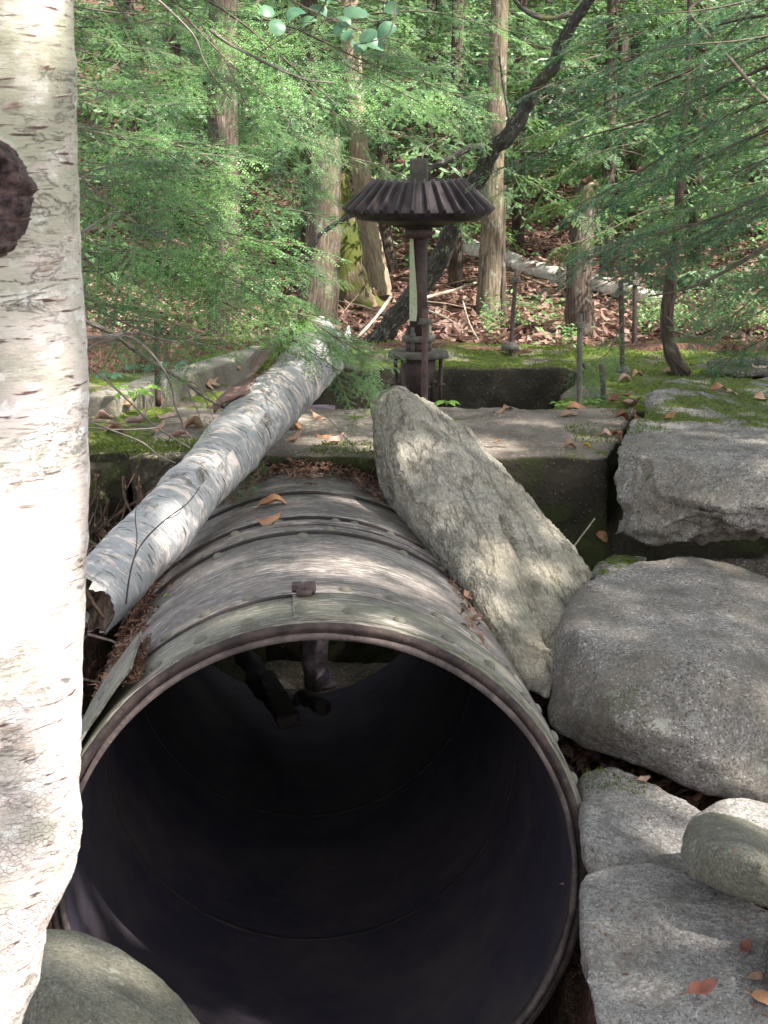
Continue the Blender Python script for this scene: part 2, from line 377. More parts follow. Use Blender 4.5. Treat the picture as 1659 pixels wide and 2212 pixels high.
obj('plate', arc(.006, .226, R(-5), R(100), .650, .6605, 90, 3, .004, 2), M_PIPEG, pipe)
obj('plate', arc(.250, .950, R(-180), R(180), .640, .6535, 240, 10, .0015, 3), M_PIPE, pipe)
obj('plate', arc(.980, 1.168, R(-180), R(180), .640, .6515, 200, 3, .003, 4), M_PIPE, pipe)
obj('plate', arc(1.194, 1.556, R(-180), R(180), .640, .6535, 160, 6, .003, 5), M_PIPE, pipe)
obj('plate', arc(1.584, 3.2, R(-180), R(180), .640, .6535, 160, 16, .003, 5), M_PIPE, pipe)
for L, w, r in ((.238, .018, .6565), (.965, .026, .6585), (1.181, .020, .6570), (1.57, .026, .6585)):
    obj('hoop', arc(L-w/2, L+w/2, R(-180), R(180), .640, r, 240, 1, .004, L*9), M_HOOP, pipe)
obj('hoop', arc(1.08, 1.11, R(-9), R(60), .650, .662, 60, 2, .004, 2), M_PIPE, pipe)
obj('rim', arc(-.014, .001, R(-180), R(180), .630, .6475, 300, 1, .003, 8), M_RIM, pipe)
obj('rim', arc(-.024, .006, R(-180), R(180), .612, .624, 400, 2, .009, 9), M_RIM2, pipe)
obj('rim', arc(-.008, .004, R(-180), R(180), .624, .637, 240, 1, .0, 9), M_RUST, pipe)
# side plate with lifted edge, its inner gap full of needles
V, Fc, U = [], [], []
na, nl = 50, 14
for lay in (0, 1):
    for i in range(na+1):
        a = R(-39)-R(70)*i/na; lift = .034*math.exp(-i/9)+.010
        for j in range(nl+1):
            L = -.004+(.33+.05*i/na)*j/nl
            r = .656+lift-(.006 if lay else 0)+.003*noise.noise(Vector((i*.2, j*.4, 0)))
            V.append(tuple(pp(L, a, r))); U.append((a*.65, L))
N = (na+1)*(nl+1)
for i in range(na):
    for j in range(nl):
        a = i*(nl+1)+j; Fc.append((a, a+1, a+nl+2, a+nl+1)); Fc.append((N+a, N+a+nl+1, N+a+nl+2, N+a+1))
for i in range(na):
    for j in (0, nl): a = i*(nl+1)+j; Fc.append((a, a+nl+1, N+a+nl+1, N+a))
for j in range(nl):
    for i in (0, na): a = i*(nl+1)+j; Fc.append((a, a+1, N+a+1, N+a))
tag(obj('side_plate', (V, Fc, U), M_PIPEG, pipe), 'greenish lapped plate with a lifted edge full of needles')
def rivet(L, a, r, s=.0155, name='rivet', mat=None):
    z = (AR*sin(a)+AU*cos(a)); q = z.to_track_quat('Z', 'Y').to_matrix(); V0, F0 = lathe([(s*1.15, -.003), (s*1.1, s*.15), (s*.8, s*.5), (s*.35, s*.7)], (0, 0, 0), 10)
    c = pp(L, a, r); return obj(name, ([tuple(c+q @ Vector(v)) for v in V0], F0), mat or M_PIPEG, pipe)
proto = rivet(.06, R(-14.7), .654)
for L, a, r in [(.062, x, .6535) for x in (-25.2, -36, 28, 38.5, 49, 59.6, 70, 80)]+[(.06, x, .661) for x in (-3.2, 6.6, 17.2, 28, 38.5, 49, 59.6, 70, 80)]+[(.10, -3.4, .661)]+[(.295, x, .6535) for x in (-35, -25, -14.7, 6.6, 17.2, 28, 38.5, 49, 60, 70)]+[(1.02, x, .6515) for x in (-28, -16, -5, 5, 16, 27, 37, 47)]+[(1.14, x, .6515) for x in (-20, -8, 7, 12, 22, 33)]+[(.915, x, .6535) for x in (-24, -2, 24, 44)]:
    rivet(L, R(a), r)
for L, a in ((.27, -44), (.22, -45.5), (.16, -47), (.13, -50), (.10, -63), (.06, -74)): rivet(L, R(a), .678 if a > -55 else .668, .014)
for L in (.95, 1.95): obj('seam', arc(L, L+.012, R(-180), R(180), .6165, .609, 160, 1, .002, L), M_HOOP, pipe)
# clamp lug on the crown of the front hoop
def rbox(L, a, r, s): 
    z = AR*sin(a)+AU*cos(a); x = AU.cross(AX) if 0 else (AR*cos(a)-AU*sin(a)); c = pp(L, a, r); V0, F0 = box((0, 0, 0), s)
    return [tuple(c+x*v[0]+AX*v[1]+z*v[2]) for v in V0], F0
lug = obj('clamp_lug', join(rbox(.225, R(-2.6), .672, (.034, .028, .028)), rbox(.20, R(-2.5), .668, (.038, .012, .018))), M_RUST, pipe)
V0, F0 = lathe([(.012, -.012), (.014, -.01), (.014, .01), (.012, .012)], (0, 0, 0), 6)
for L, a in ((.235, -1.0), (.215, -1.2), (.236, -4.0)):
    c = pp(L, R(a), .676); b = obj('bolt', ([(c.x+v[2], c.y+v[1], c.z+v[0]) for v in V0], F0), M_RUST, None, False, origin=c); b.parent = lug; b.matrix_world = Matrix.Translation(c)

# ---- concrete foundation round the turbine pit
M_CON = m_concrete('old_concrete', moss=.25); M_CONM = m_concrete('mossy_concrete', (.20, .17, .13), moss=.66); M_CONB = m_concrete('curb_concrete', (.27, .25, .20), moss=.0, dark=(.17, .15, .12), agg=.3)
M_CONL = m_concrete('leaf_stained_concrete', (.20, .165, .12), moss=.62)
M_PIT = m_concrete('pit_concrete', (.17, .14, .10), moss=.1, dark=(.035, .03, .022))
SZ = 1.02
found = empty('concrete_foundation', (0, 6.4, 0), 'weathered concrete turbine foundation with a dark pit, mossy edges and fallen leaves on top', 'foundation')
def prism_xz(outline, y0, y1, skew0=None):   # outline (x,z) list; x given for y0, optional x at y1
    n = len(outline); V = [(x, y0, z) for x, z in outline]; V2 = [(x, y1, z) for x, z in (skew0 or outline)]
    return V+V2, [tuple(range(n)), tuple(reversed(range(n, 2*n)))]+[(i, i+n, (i+1) % n+n, (i+1) % n) for i in range(n)]
def slab_out(xr, xl, cx, zb=-.7):
    a = [(xl, SZ), (xl, zb)]
    a += [(cx-.672, zb)]+[(cx-.672*cos(t), PZ0+.672*sin(t)) for t in np.linspace(0, pi, 25)]+[(cx+.672, zb)]
    return a+[(xr, zb), (xr, SZ)]
cd_ = lambda c, n: .012*fr(c, 5)+.004*fr(c, 30, 4)-.012*max(0, 1-abs(n.z))*ridged(c, 7)*.6
y0s, y1s = 5.80, 6.97
left = prism_xz([(-2.5, SZ), (-2.5, -.6), (-1.05, -.6), (-.985, .3), (-.9, .75), (-.62, .98), (-.42, SZ)][::1], y0s, y1s)
Vs, Fs = prism_xz(slab_out(.79, -.9, pipe_cx(y0s)), y0s, y1s, slab_out(1.06, -.9, pipe_cx(y1s)))
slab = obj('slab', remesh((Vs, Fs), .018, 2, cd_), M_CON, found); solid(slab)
lv = [(-2.6, SZ-.02), (-2.6, -.5), (-.88, -.5), (-.88, SZ-.005)]
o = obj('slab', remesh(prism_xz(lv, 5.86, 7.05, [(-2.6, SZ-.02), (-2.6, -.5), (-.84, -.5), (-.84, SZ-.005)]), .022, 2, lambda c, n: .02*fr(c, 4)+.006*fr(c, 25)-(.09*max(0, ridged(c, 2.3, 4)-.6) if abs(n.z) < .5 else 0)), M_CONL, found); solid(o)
def wedge(pts_top, z0, z1): n = len(pts_top); return [(x, y, z1) for x, y in pts_top]+[(x, y, z0) for x, y in pts_top], [tuple(range(n)), tuple(reversed(range(n, 2*n)))]+[(i, i+n, (i+1) % n+n, (i+1) % n) for i in range(n)]
rough = lambda c, n: .03*fr(c, 3)+.012*fr(c, 14)
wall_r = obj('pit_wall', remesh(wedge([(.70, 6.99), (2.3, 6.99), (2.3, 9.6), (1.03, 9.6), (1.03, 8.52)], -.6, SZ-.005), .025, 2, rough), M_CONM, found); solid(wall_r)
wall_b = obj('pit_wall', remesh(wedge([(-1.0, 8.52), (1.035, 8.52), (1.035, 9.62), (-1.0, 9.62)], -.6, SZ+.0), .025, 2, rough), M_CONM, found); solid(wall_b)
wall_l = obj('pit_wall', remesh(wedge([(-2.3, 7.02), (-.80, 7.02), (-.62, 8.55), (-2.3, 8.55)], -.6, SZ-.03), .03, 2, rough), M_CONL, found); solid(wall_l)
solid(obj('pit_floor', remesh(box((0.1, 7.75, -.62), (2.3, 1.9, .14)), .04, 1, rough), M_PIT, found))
# lining faces of the pit, pit shade put into their dark colour
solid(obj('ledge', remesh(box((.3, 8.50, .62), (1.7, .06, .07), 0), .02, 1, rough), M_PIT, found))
a, b = Vector((-1.10, 6.80, 0)), Vector((-.56, 8.78, 0)); dd = b-a
curb = obj('curb', remesh(box(((a.x+b.x)/2-.06, (a.y+b.y)/2, SZ-.005), (.15, dd.length, .16), -math.atan2(dd.x, dd.y)), .014, 1, lambda c, n: .003*fr(c, 9)+.0015*fr(c, 50)), M_CONB, found); solid(curb)

# ---- rocks
M_GR = m_granite('grey_granite', (.34, .32, .30), (.20, .185, .175), stain_amt=.35, sc=.85, fl=.7, pale=(.44, .42, .40))
M_GRB = m_granite('boulder_granite', (.33, .305, .28), (.20, .18, .165), stain=(.17, .14, .10), stain_amt=.6, slo=.38, shi=.6, sc=.85)
M_GRG = m_granite('olive_granite', (.24, .23, .18), (.15, .145, .11), stain=(.12, .11, .06), stain_amt=.7, pale=(.31, .30, .25), fl=.6)
M_GRC = m_granite('rough_granite', (.38, .36, .335), (.25, .23, .21), stain=(.16, .125, .085), stain_amt=.55, moss=.12, sc=.8, slo=.36, shi=.56)
M_GRM = m_granite('mossy_granite', (.34, .32, .30), (.22, .20, .19), moss=.62, stain_amt=.4)
SD = (P(1180, 1500, 4.35)-P(870, 840, 5.6)).normalized(); SS = SD.cross(Vector((.5, -.6, .55))).normalized(); SN = SD.cross(SS)
M_SLAB = m_granite('striated_granite', (.47, .43, .355), (.31, .275, .215), stain=(.30, .25, .15), stain_amt=.5, stretch=(.28, 1., .7), rot=tuple(Matrix((SD, SS, SN)).to_euler()), crack=.45, sc=1.5, fl=.45)
# leaning slab
sdir = (P(1180, 1500, 4.35)-P(870, 840, 5.6)).normalized(); sup = Vector((.5, -.6, .55)); sside = sdir.cross(sup).normalized()
def strata(c, n):
    q = Vector((c.dot(sdir)*.7, c.dot(sside)*4.5, c.dot(sup)*1.6))
    d = .024*noise.fractal(q*2.4, .8, 2.1, 6)
    # long diagonal cleft
    A = P(1085, 1085, 5.1); B = P(1190, 1400, 4.5); t = max(0, min(1, (c-A).dot(B-A)/(B-A).length_squared)); w = (c-(A+(B-A)*t)).length+.012*noise.noise(c*14)
    return d-.045*math.exp(-(w/.016)**2)-.006*abs(noise.noise(q*9))
slabrock = rock('leaning_rock', 'long pale slab of split granite leaning against the side of the pipe', [
    (806, 858, 5.74), (822, 838, 5.76), (868, 829, 5.68), (905, 850, 5.66), (1002, 924, 5.60), (1100, 1030, 5.50), (1185, 1112, 5.35), (1250, 1200, 5.1), (1277, 1246, 4.95),
    (1222, 1340, 4.62), (1200, 1420, 4.45), (1182, 1512, 4.30), (1140, 1486, 4.36), (1078, 1424, 4.52), (1000, 1292, 4.78), (902, 1172, 5.14), (862, 1112, 5.34), (816, 1060, 5.62), (808, 985, 5.72),
    (872, 862, 5.46), (858, 960, 5.32), (864, 1005, 5.24), (900, 1080, 5.08), (930, 1135, 4.98), (1010, 1260, 4.72), (1090, 1390, 4.46), (1150, 1450, 4.4),
    (900, 900, 5.85), (1150, 1150, 5.6), (1210, 1320, 5.0), (840, 1000, 5.7), (1150, 1420, 4.65)], M_SLAB, .011, 0, .004, 6, .0035, extra=strata, cat='boulder'); solid(slabrock)
bould = rock('boulder', 'largest rounded granite boulder, brown stained below and pale on top, right of the pipe', [
    (1203, 1345, 4.55), (1240, 1282, 4.75), (1290, 1240, 4.95), (1380, 1214, 5.15), (1490, 1203, 5.25), (1570, 1214, 5.25), (1700, 1262, 5.1), (1800, 1330, 4.9), (1196, 1430, 4.4), (1186, 1500, 4.3), (1176, 1562, 4.24),
    (1200, 1592, 4.2), (1290, 1622, 4.15), (1400, 1672, 4.08), (1520, 1716, 4.02), (1700, 1760, 4.0), (1850, 1760, 4.1), (1250, 1370, 4.3), (1360, 1400, 4.2), (1520, 1430, 4.12), (1700, 1500, 4.1), (1330, 1560, 4.0), (1500, 1600, 3.96),
    (1300, 1330, 4.55), (1450, 1300, 4.7), (1350, 1300, 5.4), (1600, 1320, 5.5), (1250, 1500, 4.9), (1500, 1500, 5.2)], M_GRB, .015, 3, .016, 3.5, .004); solid(bould)
def rugged(c, n): return (-.06*max(0, ridged(c, 3.2, 5)-.7)-.012*ridged(c, 14, 3) if n.z < .55 else .006*noise.fractal(Vector((c.x*3, c.y*12, c.z*12)), 1, 2, 4))
blk = rock('granite_block', 'broken granite block with a rough brown face resting above the largest boulder', [
    (1362, 905, 6.1), (1345, 945, 5.8), (1330, 972, 5.6), (1319, 1060, 5.48), (1309, 1155, 5.42), (1316, 1172, 5.42), (1400, 1182, 5.36), (1500, 1192, 5.3), (1600, 1186, 5.25), (1760, 1180, 5.2),
    (1400, 985, 5.42), (1480, 1018, 5.3), (1570, 1000, 5.28), (1760, 1000, 5.2), (1420, 1080, 5.28), (1560, 1110, 5.12), (1700, 1090, 5.1), (1500, 905, 6.2), (1700, 915, 6.25), (1850, 930, 6.2), (1850, 1150, 5.3), (1350, 1130, 6.0), (1700, 1150, 6.2)], M_GRC, .014, 0, .012, 5, .006, extra=rugged, cat='boulder'); solid(blk)
blk2 = rock('mossy_rock', 'low flat rock covered in patchy moss and dry leaves behind the broken granite block', [
    (1385, 905, 6.05), (1402, 845, 6.5), (1440, 826, 6.8), (1520, 815, 7.2), (1700, 812, 7.4), (1900, 830, 7.4), (1380, 920, 6.05), (1500, 905, 6.05), (1700, 930, 6.0), (1900, 960, 6.0), (1420, 860, 6.3), (1400, 930, 6.3), (1520, 960, 7.1), (1850, 1010, 7.0), (1600, 850, 6.7)], M_GRM, .02, 2, .02, 4, .006, cat='rock'); solid(blk2)
rock_e = rock('flat_rock', 'pale flat granite slab with a raised ridge between the pipe mouth and the largest boulder', [
    (1244, 1700, 4.12), (1264, 1668, 4.05), (1328, 1655, 4.06), (1420, 1695, 4.0), (1505, 1745, 3.9), (1560, 1790, 3.8), (1252, 1790, 3.70), (1300, 1735, 3.86), (1256, 1878, 3.64), (1340, 1892, 3.62), (1420, 1886, 3.6), (1500, 1890, 3.6), (1300, 1900, 3.9), (1500, 1880, 3.9), (1268, 1760, 3.92), (1350, 1980, 3.6)], M_GR, .013, 1, .014, 4.5, .003); solid(rock_e)
rock_f = rock('flat_rock', 'broad speckled grey granite slab in the bottom right corner with three dry leaves', [
    (1256, 1945, 3.40), (1257, 1888, 3.54), (1320, 1866, 3.60), (1400, 1862, 3.6), (1480, 1884, 3.55), (1560, 1925, 3.46), (1640, 1965, 3.40), (1800, 2030, 3.34), (1256, 2030, 3.24), (1262, 2130, 3.1), (1300, 2260, 2.95), (1800, 2300, 2.9), (1400, 2330, 2.85), (1300, 2200, 3.4), (1340, 2250, 3.4), (1750, 2200, 3.5), (1262, 2100, 3.3)], M_GR, .013, 1, .014, 4.5, .004); solid(rock_f)
rock_g = rock('round_stone', 'smooth round olive grey stone sitting on the pale flat slab', [
    (1465, 1812, 3.5), (1480, 1765, 3.56), (1530, 1744, 3.6), (1600, 1762, 3.6), (1680, 1800, 3.6), (1740, 1850, 3.55), (1467, 1860, 3.42), (1480, 1895, 3.36), (1560, 1925, 3.28), (1640, 1955, 3.24), (1720, 1985, 3.22), (1540, 1830, 3.3), (1640, 1860, 3.2), (1600, 1850, 3.8), (1760, 1930, 3.3)], M_GRG, .012, 6, .006, 4, .0015); solid(rock_g)
rock_h = rock('round_stone', 'smooth sunlit cobble partly hidden behind the round olive stone', [
    (1490, 1760, 3.82), (1520, 1738, 3.86), (1570, 1718, 3.9), (1640, 1722, 3.9), (1720, 1750, 3.88), (1760, 1800, 3.8), (1480, 1800, 3.8), (1560, 1800, 3.72), (1700, 1850, 3.7), (1600, 1800, 4.05)], M_GR, .014, 6, .004, 4, .001); solid(rock_h)
rock_i = rock('dark_rock', 'small dark rock at the right picture edge beside two dry leaves on the speckled slab', [
    (1655, 2010, 3.2), (1640, 2050, 3.16), (1642, 2110, 3.1), (1670, 2140, 3.06), (1760, 2150, 3.05), (1760, 2000, 3.2), (1700, 2060, 3.3), (1700, 2060, 3.0)], m_granite('dark_granite', (.10, .09, .08), (.055, .05, .045), stain_amt=.5), .012, 3, .008, 6, .003); solid(rock_i)
rock_j = rock('boulder', 'smooth rounded boulder in the bottom left corner in front of the pipe mouth', [
    (-60, 2080, 2.95), (40, 2015, 3.0), (120, 1997, 3.05), (190, 2008, 3.06), (270, 2044, 3.05), (340, 2096, 3.0), (400, 2155, 2.95), (445, 2215, 2.9), (480, 2290, 2.85), (500, 2400, 2.85), (100, 2120, 2.72), (250, 2220, 2.66), (60, 2350, 2.6), (330, 2400, 2.62), (-120, 2300, 2.8), (100, 2200, 3.3), (350, 2350, 3.2)], M_GRG, .014, 8, .006, 3, .002); solid(rock_j)
rock_k = rock('wedged_rock', 'small mossy rock wedged in the gap below the broken granite block', [
    (1275, 1235, 5.2), (1300, 1205, 5.35), (1330, 1195, 5.4), (1400, 1200, 5.4), (1290, 1300, 5.1), (1380, 1300, 5.0), (1380, 1230, 5.6), (1290, 1240, 5.6)], M_GRM, .014, 2, .01, 6, .004); solid(rock_k)
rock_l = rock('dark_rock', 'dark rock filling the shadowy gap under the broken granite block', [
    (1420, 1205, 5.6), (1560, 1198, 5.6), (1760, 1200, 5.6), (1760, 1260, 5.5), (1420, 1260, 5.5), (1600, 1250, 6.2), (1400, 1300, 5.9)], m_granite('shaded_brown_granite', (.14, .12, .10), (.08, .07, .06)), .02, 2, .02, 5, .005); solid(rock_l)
rock_m = rock('dark_rock', 'dark flat rock beyond the mossy rock at the right picture edge', [
    (1500, 800, 8.0), (1530, 778, 8.4), (1600, 766, 8.6), (1700, 770, 8.6), (1800, 800, 8.2), (1560, 810, 7.8), (1800, 815, 7.8), (1650, 820, 8.4)], m_granite('black_lichen_granite', (.075, .065, .06), (.04, .035, .035)), .02, 2, .02, 5, .005); solid(rock_m)
# ---- bevel gear on its shaft
GX, GY = PZ(904, 640, 1.5).x*0+P(904, 600, 7.7).x, 7.7
def gz(cy): return P(904, (450+cy/2.37)/1.507, GY).z         # crop height -> z
def gear_r(px): return px*.28*GY*1.01/F
M_GEAR = m_rust('gear_iron', (.036, .027, .028), (.075, .06, .062), .35, .5, (.09, .05, .04))
M_SHAFT = m_rust('shaft_rust', (.035, .022, .02), (.07, .045, .04), .2, .65, (.13, .055, .03))
M_IRON = m_rust('grey_green_iron', (.06, .055, .045), (.12, .11, .09), .1, .8, (.12, .07, .05))
M_ROD = m_rust('rod_rust', (.04, .025, .023), (.10, .062, .055), .1, .7, (.17, .08, .05))
gear = empty('bevel_gear_shaft', (GX, GY, gz(1900)), 'upright rusty shaft topped by a wide toothed cog wheel above the turbine pit', 'gear shaft')
c0 = Vector((GX, GY, 0)); zt, zb_, zu, zh = gz(335), gz(575), gz(620), gz(685)
Rt, Rb = .192, .318
def L_(name, prof, mat, par=None, seg=40, c=None):
    z0 = prof[0][1]; return obj(name, lathe(prof, c or (GX, GY, 0), seg), mat, par or gear, seg < 12 and False or True)
wheel = L_('gear_wheel', [(.11, zh), (.125, zh+.01), (Rb-.045, zu-.004), (Rb-.006, zb_-.002), (Rb, zb_+.006), (Rt, zt), (Rt-.03, zt+.002), (.05, zt-.02)], M_GEAR, seg=120)
wheel.data.polygons.foreach_set('use_smooth', [False]*len(wheel.data.polygons))
NTH = 30
for k in range(NTH):
    a = 2*pi*(k+.5)/NTH-pi/2; rd = Vector((cos(a), sin(a), 0)); tg = Vector((-sin(a), cos(a), 0)); up = Vector((0, 0, 1))
    sl_ = (Vector((Rt, 0, zt))-Vector((Rb, 0, zb_))).normalized(); nrm = rd*(-sl_.z*-1)+up*(-sl_.x*-1); nrm = (rd*sl_.z-up*sl_.x).normalized()
    V = []
    for (r, z, hw, h) in ((Rb+.004, zb_-.004, .017, .036), (Rt-.002, zt, .011, .022)):
        b = rd*r+up*z+c0
        V += [b-tg*hw-nrm*.01, b-tg*hw*.42+nrm*h*.75, b-tg*hw*.22+nrm*h, b+tg*hw*.22+nrm*h, b+tg*hw*.42+nrm*h*.75, b+tg*hw-nrm*.01]
    F_ = [(0, 1, 2, 3, 4, 5), (11, 10, 9, 8, 7, 6)]+[(i, i+6, (i+1) % 6+6, (i+1) % 6) for i in range(6)]
    t = obj('tooth', ([tuple(v) for v in V], F_), M_GEAR, gear, False); t.parent = wheel; t.location = (0, 0, 0)
for ch in list(wheel.children): ch.location = gear.matrix_world.translation-wheel.matrix_world.translation+ch.location
L_('hub', [(.116, gz(686)), (.116, gz(672)), (.12, gz(660))], M_GEAR, seg=40)
L_('hub', [(.062, gz(770)), (.062, gz(684)), (.05, gz(682))], M_SHAFT, seg=36)
sb = box((GX, GY, (gz(155)+gz(340))/2), (.082, .082, gz(155)-gz(340))); obj('shaft_head', remesh(sb, .006, 2, lambda c, n: .0015*fr(c, 20)), M_IRON, gear)
L_('shaft', [(.040, gz(1560)), (.040, gz(760))], M_SHAFT, seg=28)
# pale green peeling sleeve strip on the left of the shaft
V = []; pts = [(-.041, 770, .020), (-.040, 900, .026), (-.036, 1050, .034), (-.030, 1200, .042), (-.026, 1330, .044), (-.028, 1405, .038)]
Vs2, Fs2 = [], []
for x, cy, w in pts:
    for s in (0, 1):
        for q in (0, 1): Vs2.append((GX-.041+w*.8*s+.0*q, GY-.022-.020*s+.006*q*-1+(.008 if not s else 0), gz(cy)))
for i in range(len(pts)-1):
    a = i*4; Fs2 += [(a, a+2, a+6, a+4), (a+1, a+5, a+7, a+3), (a, a+4, a+5, a+1), (a+2, a+3, a+7, a+6)]
obj('painted_sleeve', (Vs2, Fs2), m_flat('pale_green_paint', (.30, .33, .20), (.40, .42, .28), 60), gear, False)
L_('collar', [(.07, gz(1568)), (.076, gz(1565)), (.076, gz(1528)), (.074, gz(1522)), (.045, gz(1520))], M_IRON, seg=40)
L_('gland', [(.057, gz(1650)), (.057, gz(1560))], M_SHAFT, seg=32)
fl = L_('flange', [(.130, gz(1690)), (.138, gz(1684)), (.138, gz(1650)), (.134, gz(1642)), (.06, gz(1640))], M_IRON, seg=64)
L_('bearing_housing', [(.055, gz(2050)), (.055, gz(1900)), (.078, gz(1830)), (.080, gz(1690))], M_SHAFT, seg=36)
for k in range(6):
    a = -pi/2+.35+k*pi/3; x, y = GX+.105*cos(a), GY+.105*sin(a)
    L_('leg', [(.009, gz(2150)), (.009, gz(1688))], M_SHAFT, seg=10, c=(x, y, 0)); L_('foot', [(.022, gz(1905)), (.022, gz(1890))], M_SHAFT, seg=12, c=(x, y, 0))
for a in (-2.0, -1.0, .6, 2.4):
    x, y = GX+.064*cos(a), GY+.064*sin(a); L_('stud', [(.010, gz(1640)), (.010, gz(1560)), (.012, gz(1522)), (.014, gz(1520)), (.014, gz(1495)), (.008, gz(1493)), (.007, gz(1450))], M_IRON, seg=8, c=(x, y, 0))
for ch in gear.children: solid(ch) if ch.type == 'MESH' and ch.name.startswith(('gear_wheel', 'flange')) else None
# column deeper in the pit seen through the pipe
V, Fc, U = tube([P(690, 1485, 7.9), P(684, 1420, 7.9), P(688, 1330, 7.9)+Vector((0, 0, .1)), Vector((-.30, 7.9, .9))], [.075, .062, .07, .06], 20, .35, sub=6, fre=9)
col = tag(obj('pit_post', (V, Fc, U), m_rust('pale_scaled_iron', (.10, .07, .09), (.34, .26, .28), .0, .7, (.05, .035, .05)), origin=P(690, 1485, 7.9)), 'pale scaled iron post seen through the far end of the pipe', 'post')
# broken plank and chunk on the lip of the far pipe end
def plank(a, b, w, t, mat, name, label, cat='debris', tw=0.):
    a, b = Vector(a), Vector(b); d = (b-a); x = d.normalized(); y = x.cross(Vector((0, 0, 1))).normalized(); y.rotate(Matrix.Rotation(tw, 3, x)); z = x.cross(y)
    V0 = []
    for s, k in ((a, .8), (b, 1.)):
        for i, j in ((-1, -1), (1, -1), (1, 1), (-1, 1)): V0.append(s+y*w*i*.5*k+z*t*j*.5)
    F_ = [(0, 1, 2, 3), (7, 6, 5, 4)]+[(i, i+4, (i+1) % 4+4, (i+1) % 4) for i in range(4)]
    return tag(obj(name, remesh(([tuple(v) for v in V0], F_), min(w, t)/5, 0, lambda c, n: .004*fr(c, 14)), mat, origin=a), label, cat)
M_DARKW = m_flat('dark_wet_wood', (.02, .014, .014), (.045, .03, .028), 12)
_q = [P(492, 1372, 7.0), P(522, 1405, 6.95), P(548, 1445, 6.8), P(560, 1478, 6.7), P(592, 1520, 6.5), P(612, 1560, 6.2)]
tag(obj('broken_branch', tube(_q, [.042, .040, .046, .036, .034, .02], 14, .5, sub=5, fre=9), M_DARKW, origin=_q[-1]), 'crooked dark broken branch leaning across the far opening of the pipe', 'branch')
tag(obj('broken_branch', tube([P(700, 1530, 6.3), P(655, 1505, 6.5), P(640, 1520, 6.45)], [.03, .028, .012], 12, .5, sub=5, fre=9), M_DARKW, origin=P(655, 1520, 6.5)), 'short dark branch stub right of centre on the bottom of the pipe', 'branch')
plank(P(575, 1462, 6.6), P(625, 1560, 6.0), .09, .05, M_DARKW, 'broken_plank', 'flat dark wood chunk lying in the pipe below the crooked broken branch', 'plank', .2)
# ---- threaded anchor rods
def rod(label, x1, y1, x0, y0, d0, w, d1=None, nut=None, base=None, mat=None):
    b = P(x0, y0, d0); t = P(x1, y1, d1 or d0); r = w*.5*d0/F
    e = empty('anchor_rod', b, label, 'rod', 'iron anchor rods standing around the turbine pit')
    obj('rod', tube([b-Vector((0, 0, .05)), b+(t-b)*.5, t], r, 12, .12, sub=4, fre=20), mat or M_ROD, e)
    dr = (t-b).normalized(); L = (t-b).length
    if nut:
        ny, nw = nut; k = (y0-ny)/(y0-y1); p = b+(t-b)*k; nr = nw*.5*d0/F; h = nr*.75
        V0, F0 = lathe([(nr*.9, -h*.5), (nr, -h*.4), (nr, h*.4), (nr*.9, h*.5)], p, 6); obj('nut', (V0, F0), M_IRON, e, False)
        V0, F0 = lathe([(nr*1.25, -h*.75), (nr*1.25, -h*.5)], p, 20); obj('washer', (V0, F0), M_IRON, e, False)
    if base:
        br = base*.5*d0/F; V0, F0 = lathe([(br, -.01), (br, .012), (br*.8, .02), (br*.72, .03), (br*.45, .034)], b, 28); obj('base_washer', (V0, F0), M_IRON, e)
    return e
rod('thick rusty anchor rod with a hex nut just in front of the gear shaft', 919, 668, 917, 862, 6.93, 15, nut=(692, 26))
rod('leaning thin anchor rod on a round base right of the gear shaft', 1116, 585, 1102, 752, 9.0, 9.5, nut=(603, 20), base=38)
rod('grey anchor rod with a square nut at the right front corner of the pit', 1253, 678, 1251, 872, 7.05, 12, nut=(700, 23), mat=M_IRON)
rod('dark anchor rod with a round base in moss at the right side of the pit', 1341, 606, 1345, 806, 8.2, 11, nut=(632, 21), base=36, mat=M_SHAFT)
rod('farthest dark anchor rod behind the one with a round base in moss', 1372, 588, 1370, 742, 9.5, 10, nut=(609, 20), mat=M_SHAFT)
rod('short anchor rod stub without a nut leaning beside the pit corner', 1299, 786, 1305, 856, 7.35, 13, mat=M_IRON)
rod('lone dark anchor rod beside the concrete curb on the left', 338, 680, 341, 852, 7.0, 13, mat=M_SHAFT)
M_CURL = m_flat('peeling_birch_curl', (.42, .30, .24), (.66, .58, .50), 40)
# ---- standing birch at the left edge
BD = 2.2
bx = lambda px, d=BD: P(px, 900, d).x
prof = [(2290, 20), (2212, 45), (2120, 80), (2050, 88), (2000, 97), (1950, 126), (1900, 150), (1850, 164), (1800, 172), (1760, 171), (1700, 165), (1600, 166), (1500, 171), (1350, 177), (1200, 184), (1000, 188), (800, 186), (700, 179), (560, 169), (400, 165), (150, 160), (0, 152)]
Z_, X_ = [], []
for y, x in prof: q = P(x, y, BD); Z_.append(q.z); X_.append(q.x)
Z_ = np.array([-.3, .2]+Z_[0:]+[3.0, 5.0, 8.0, 11.0]) if False else np.array([-.35]+Z_+[3.0, 5., 8., 11.])
X_ = np.array([X_[0]-.06]+X_+[X_[-1]-.01, X_[-1]-.06, X_[-1]-.12, X_[-1]-.2])
def rad(z): return float(np.interp(z, [-.4, .6, .85, 1.2, 2.2, 3, 6, 11], [.13, .128, .125, .142, .138, .125, .095, .04]))
V, Fc, U = [], [], []; seg = 112; zz = list(np.concatenate([np.arange(-.35, 2.4, .0125), np.arange(2.4, 11, .12)]))
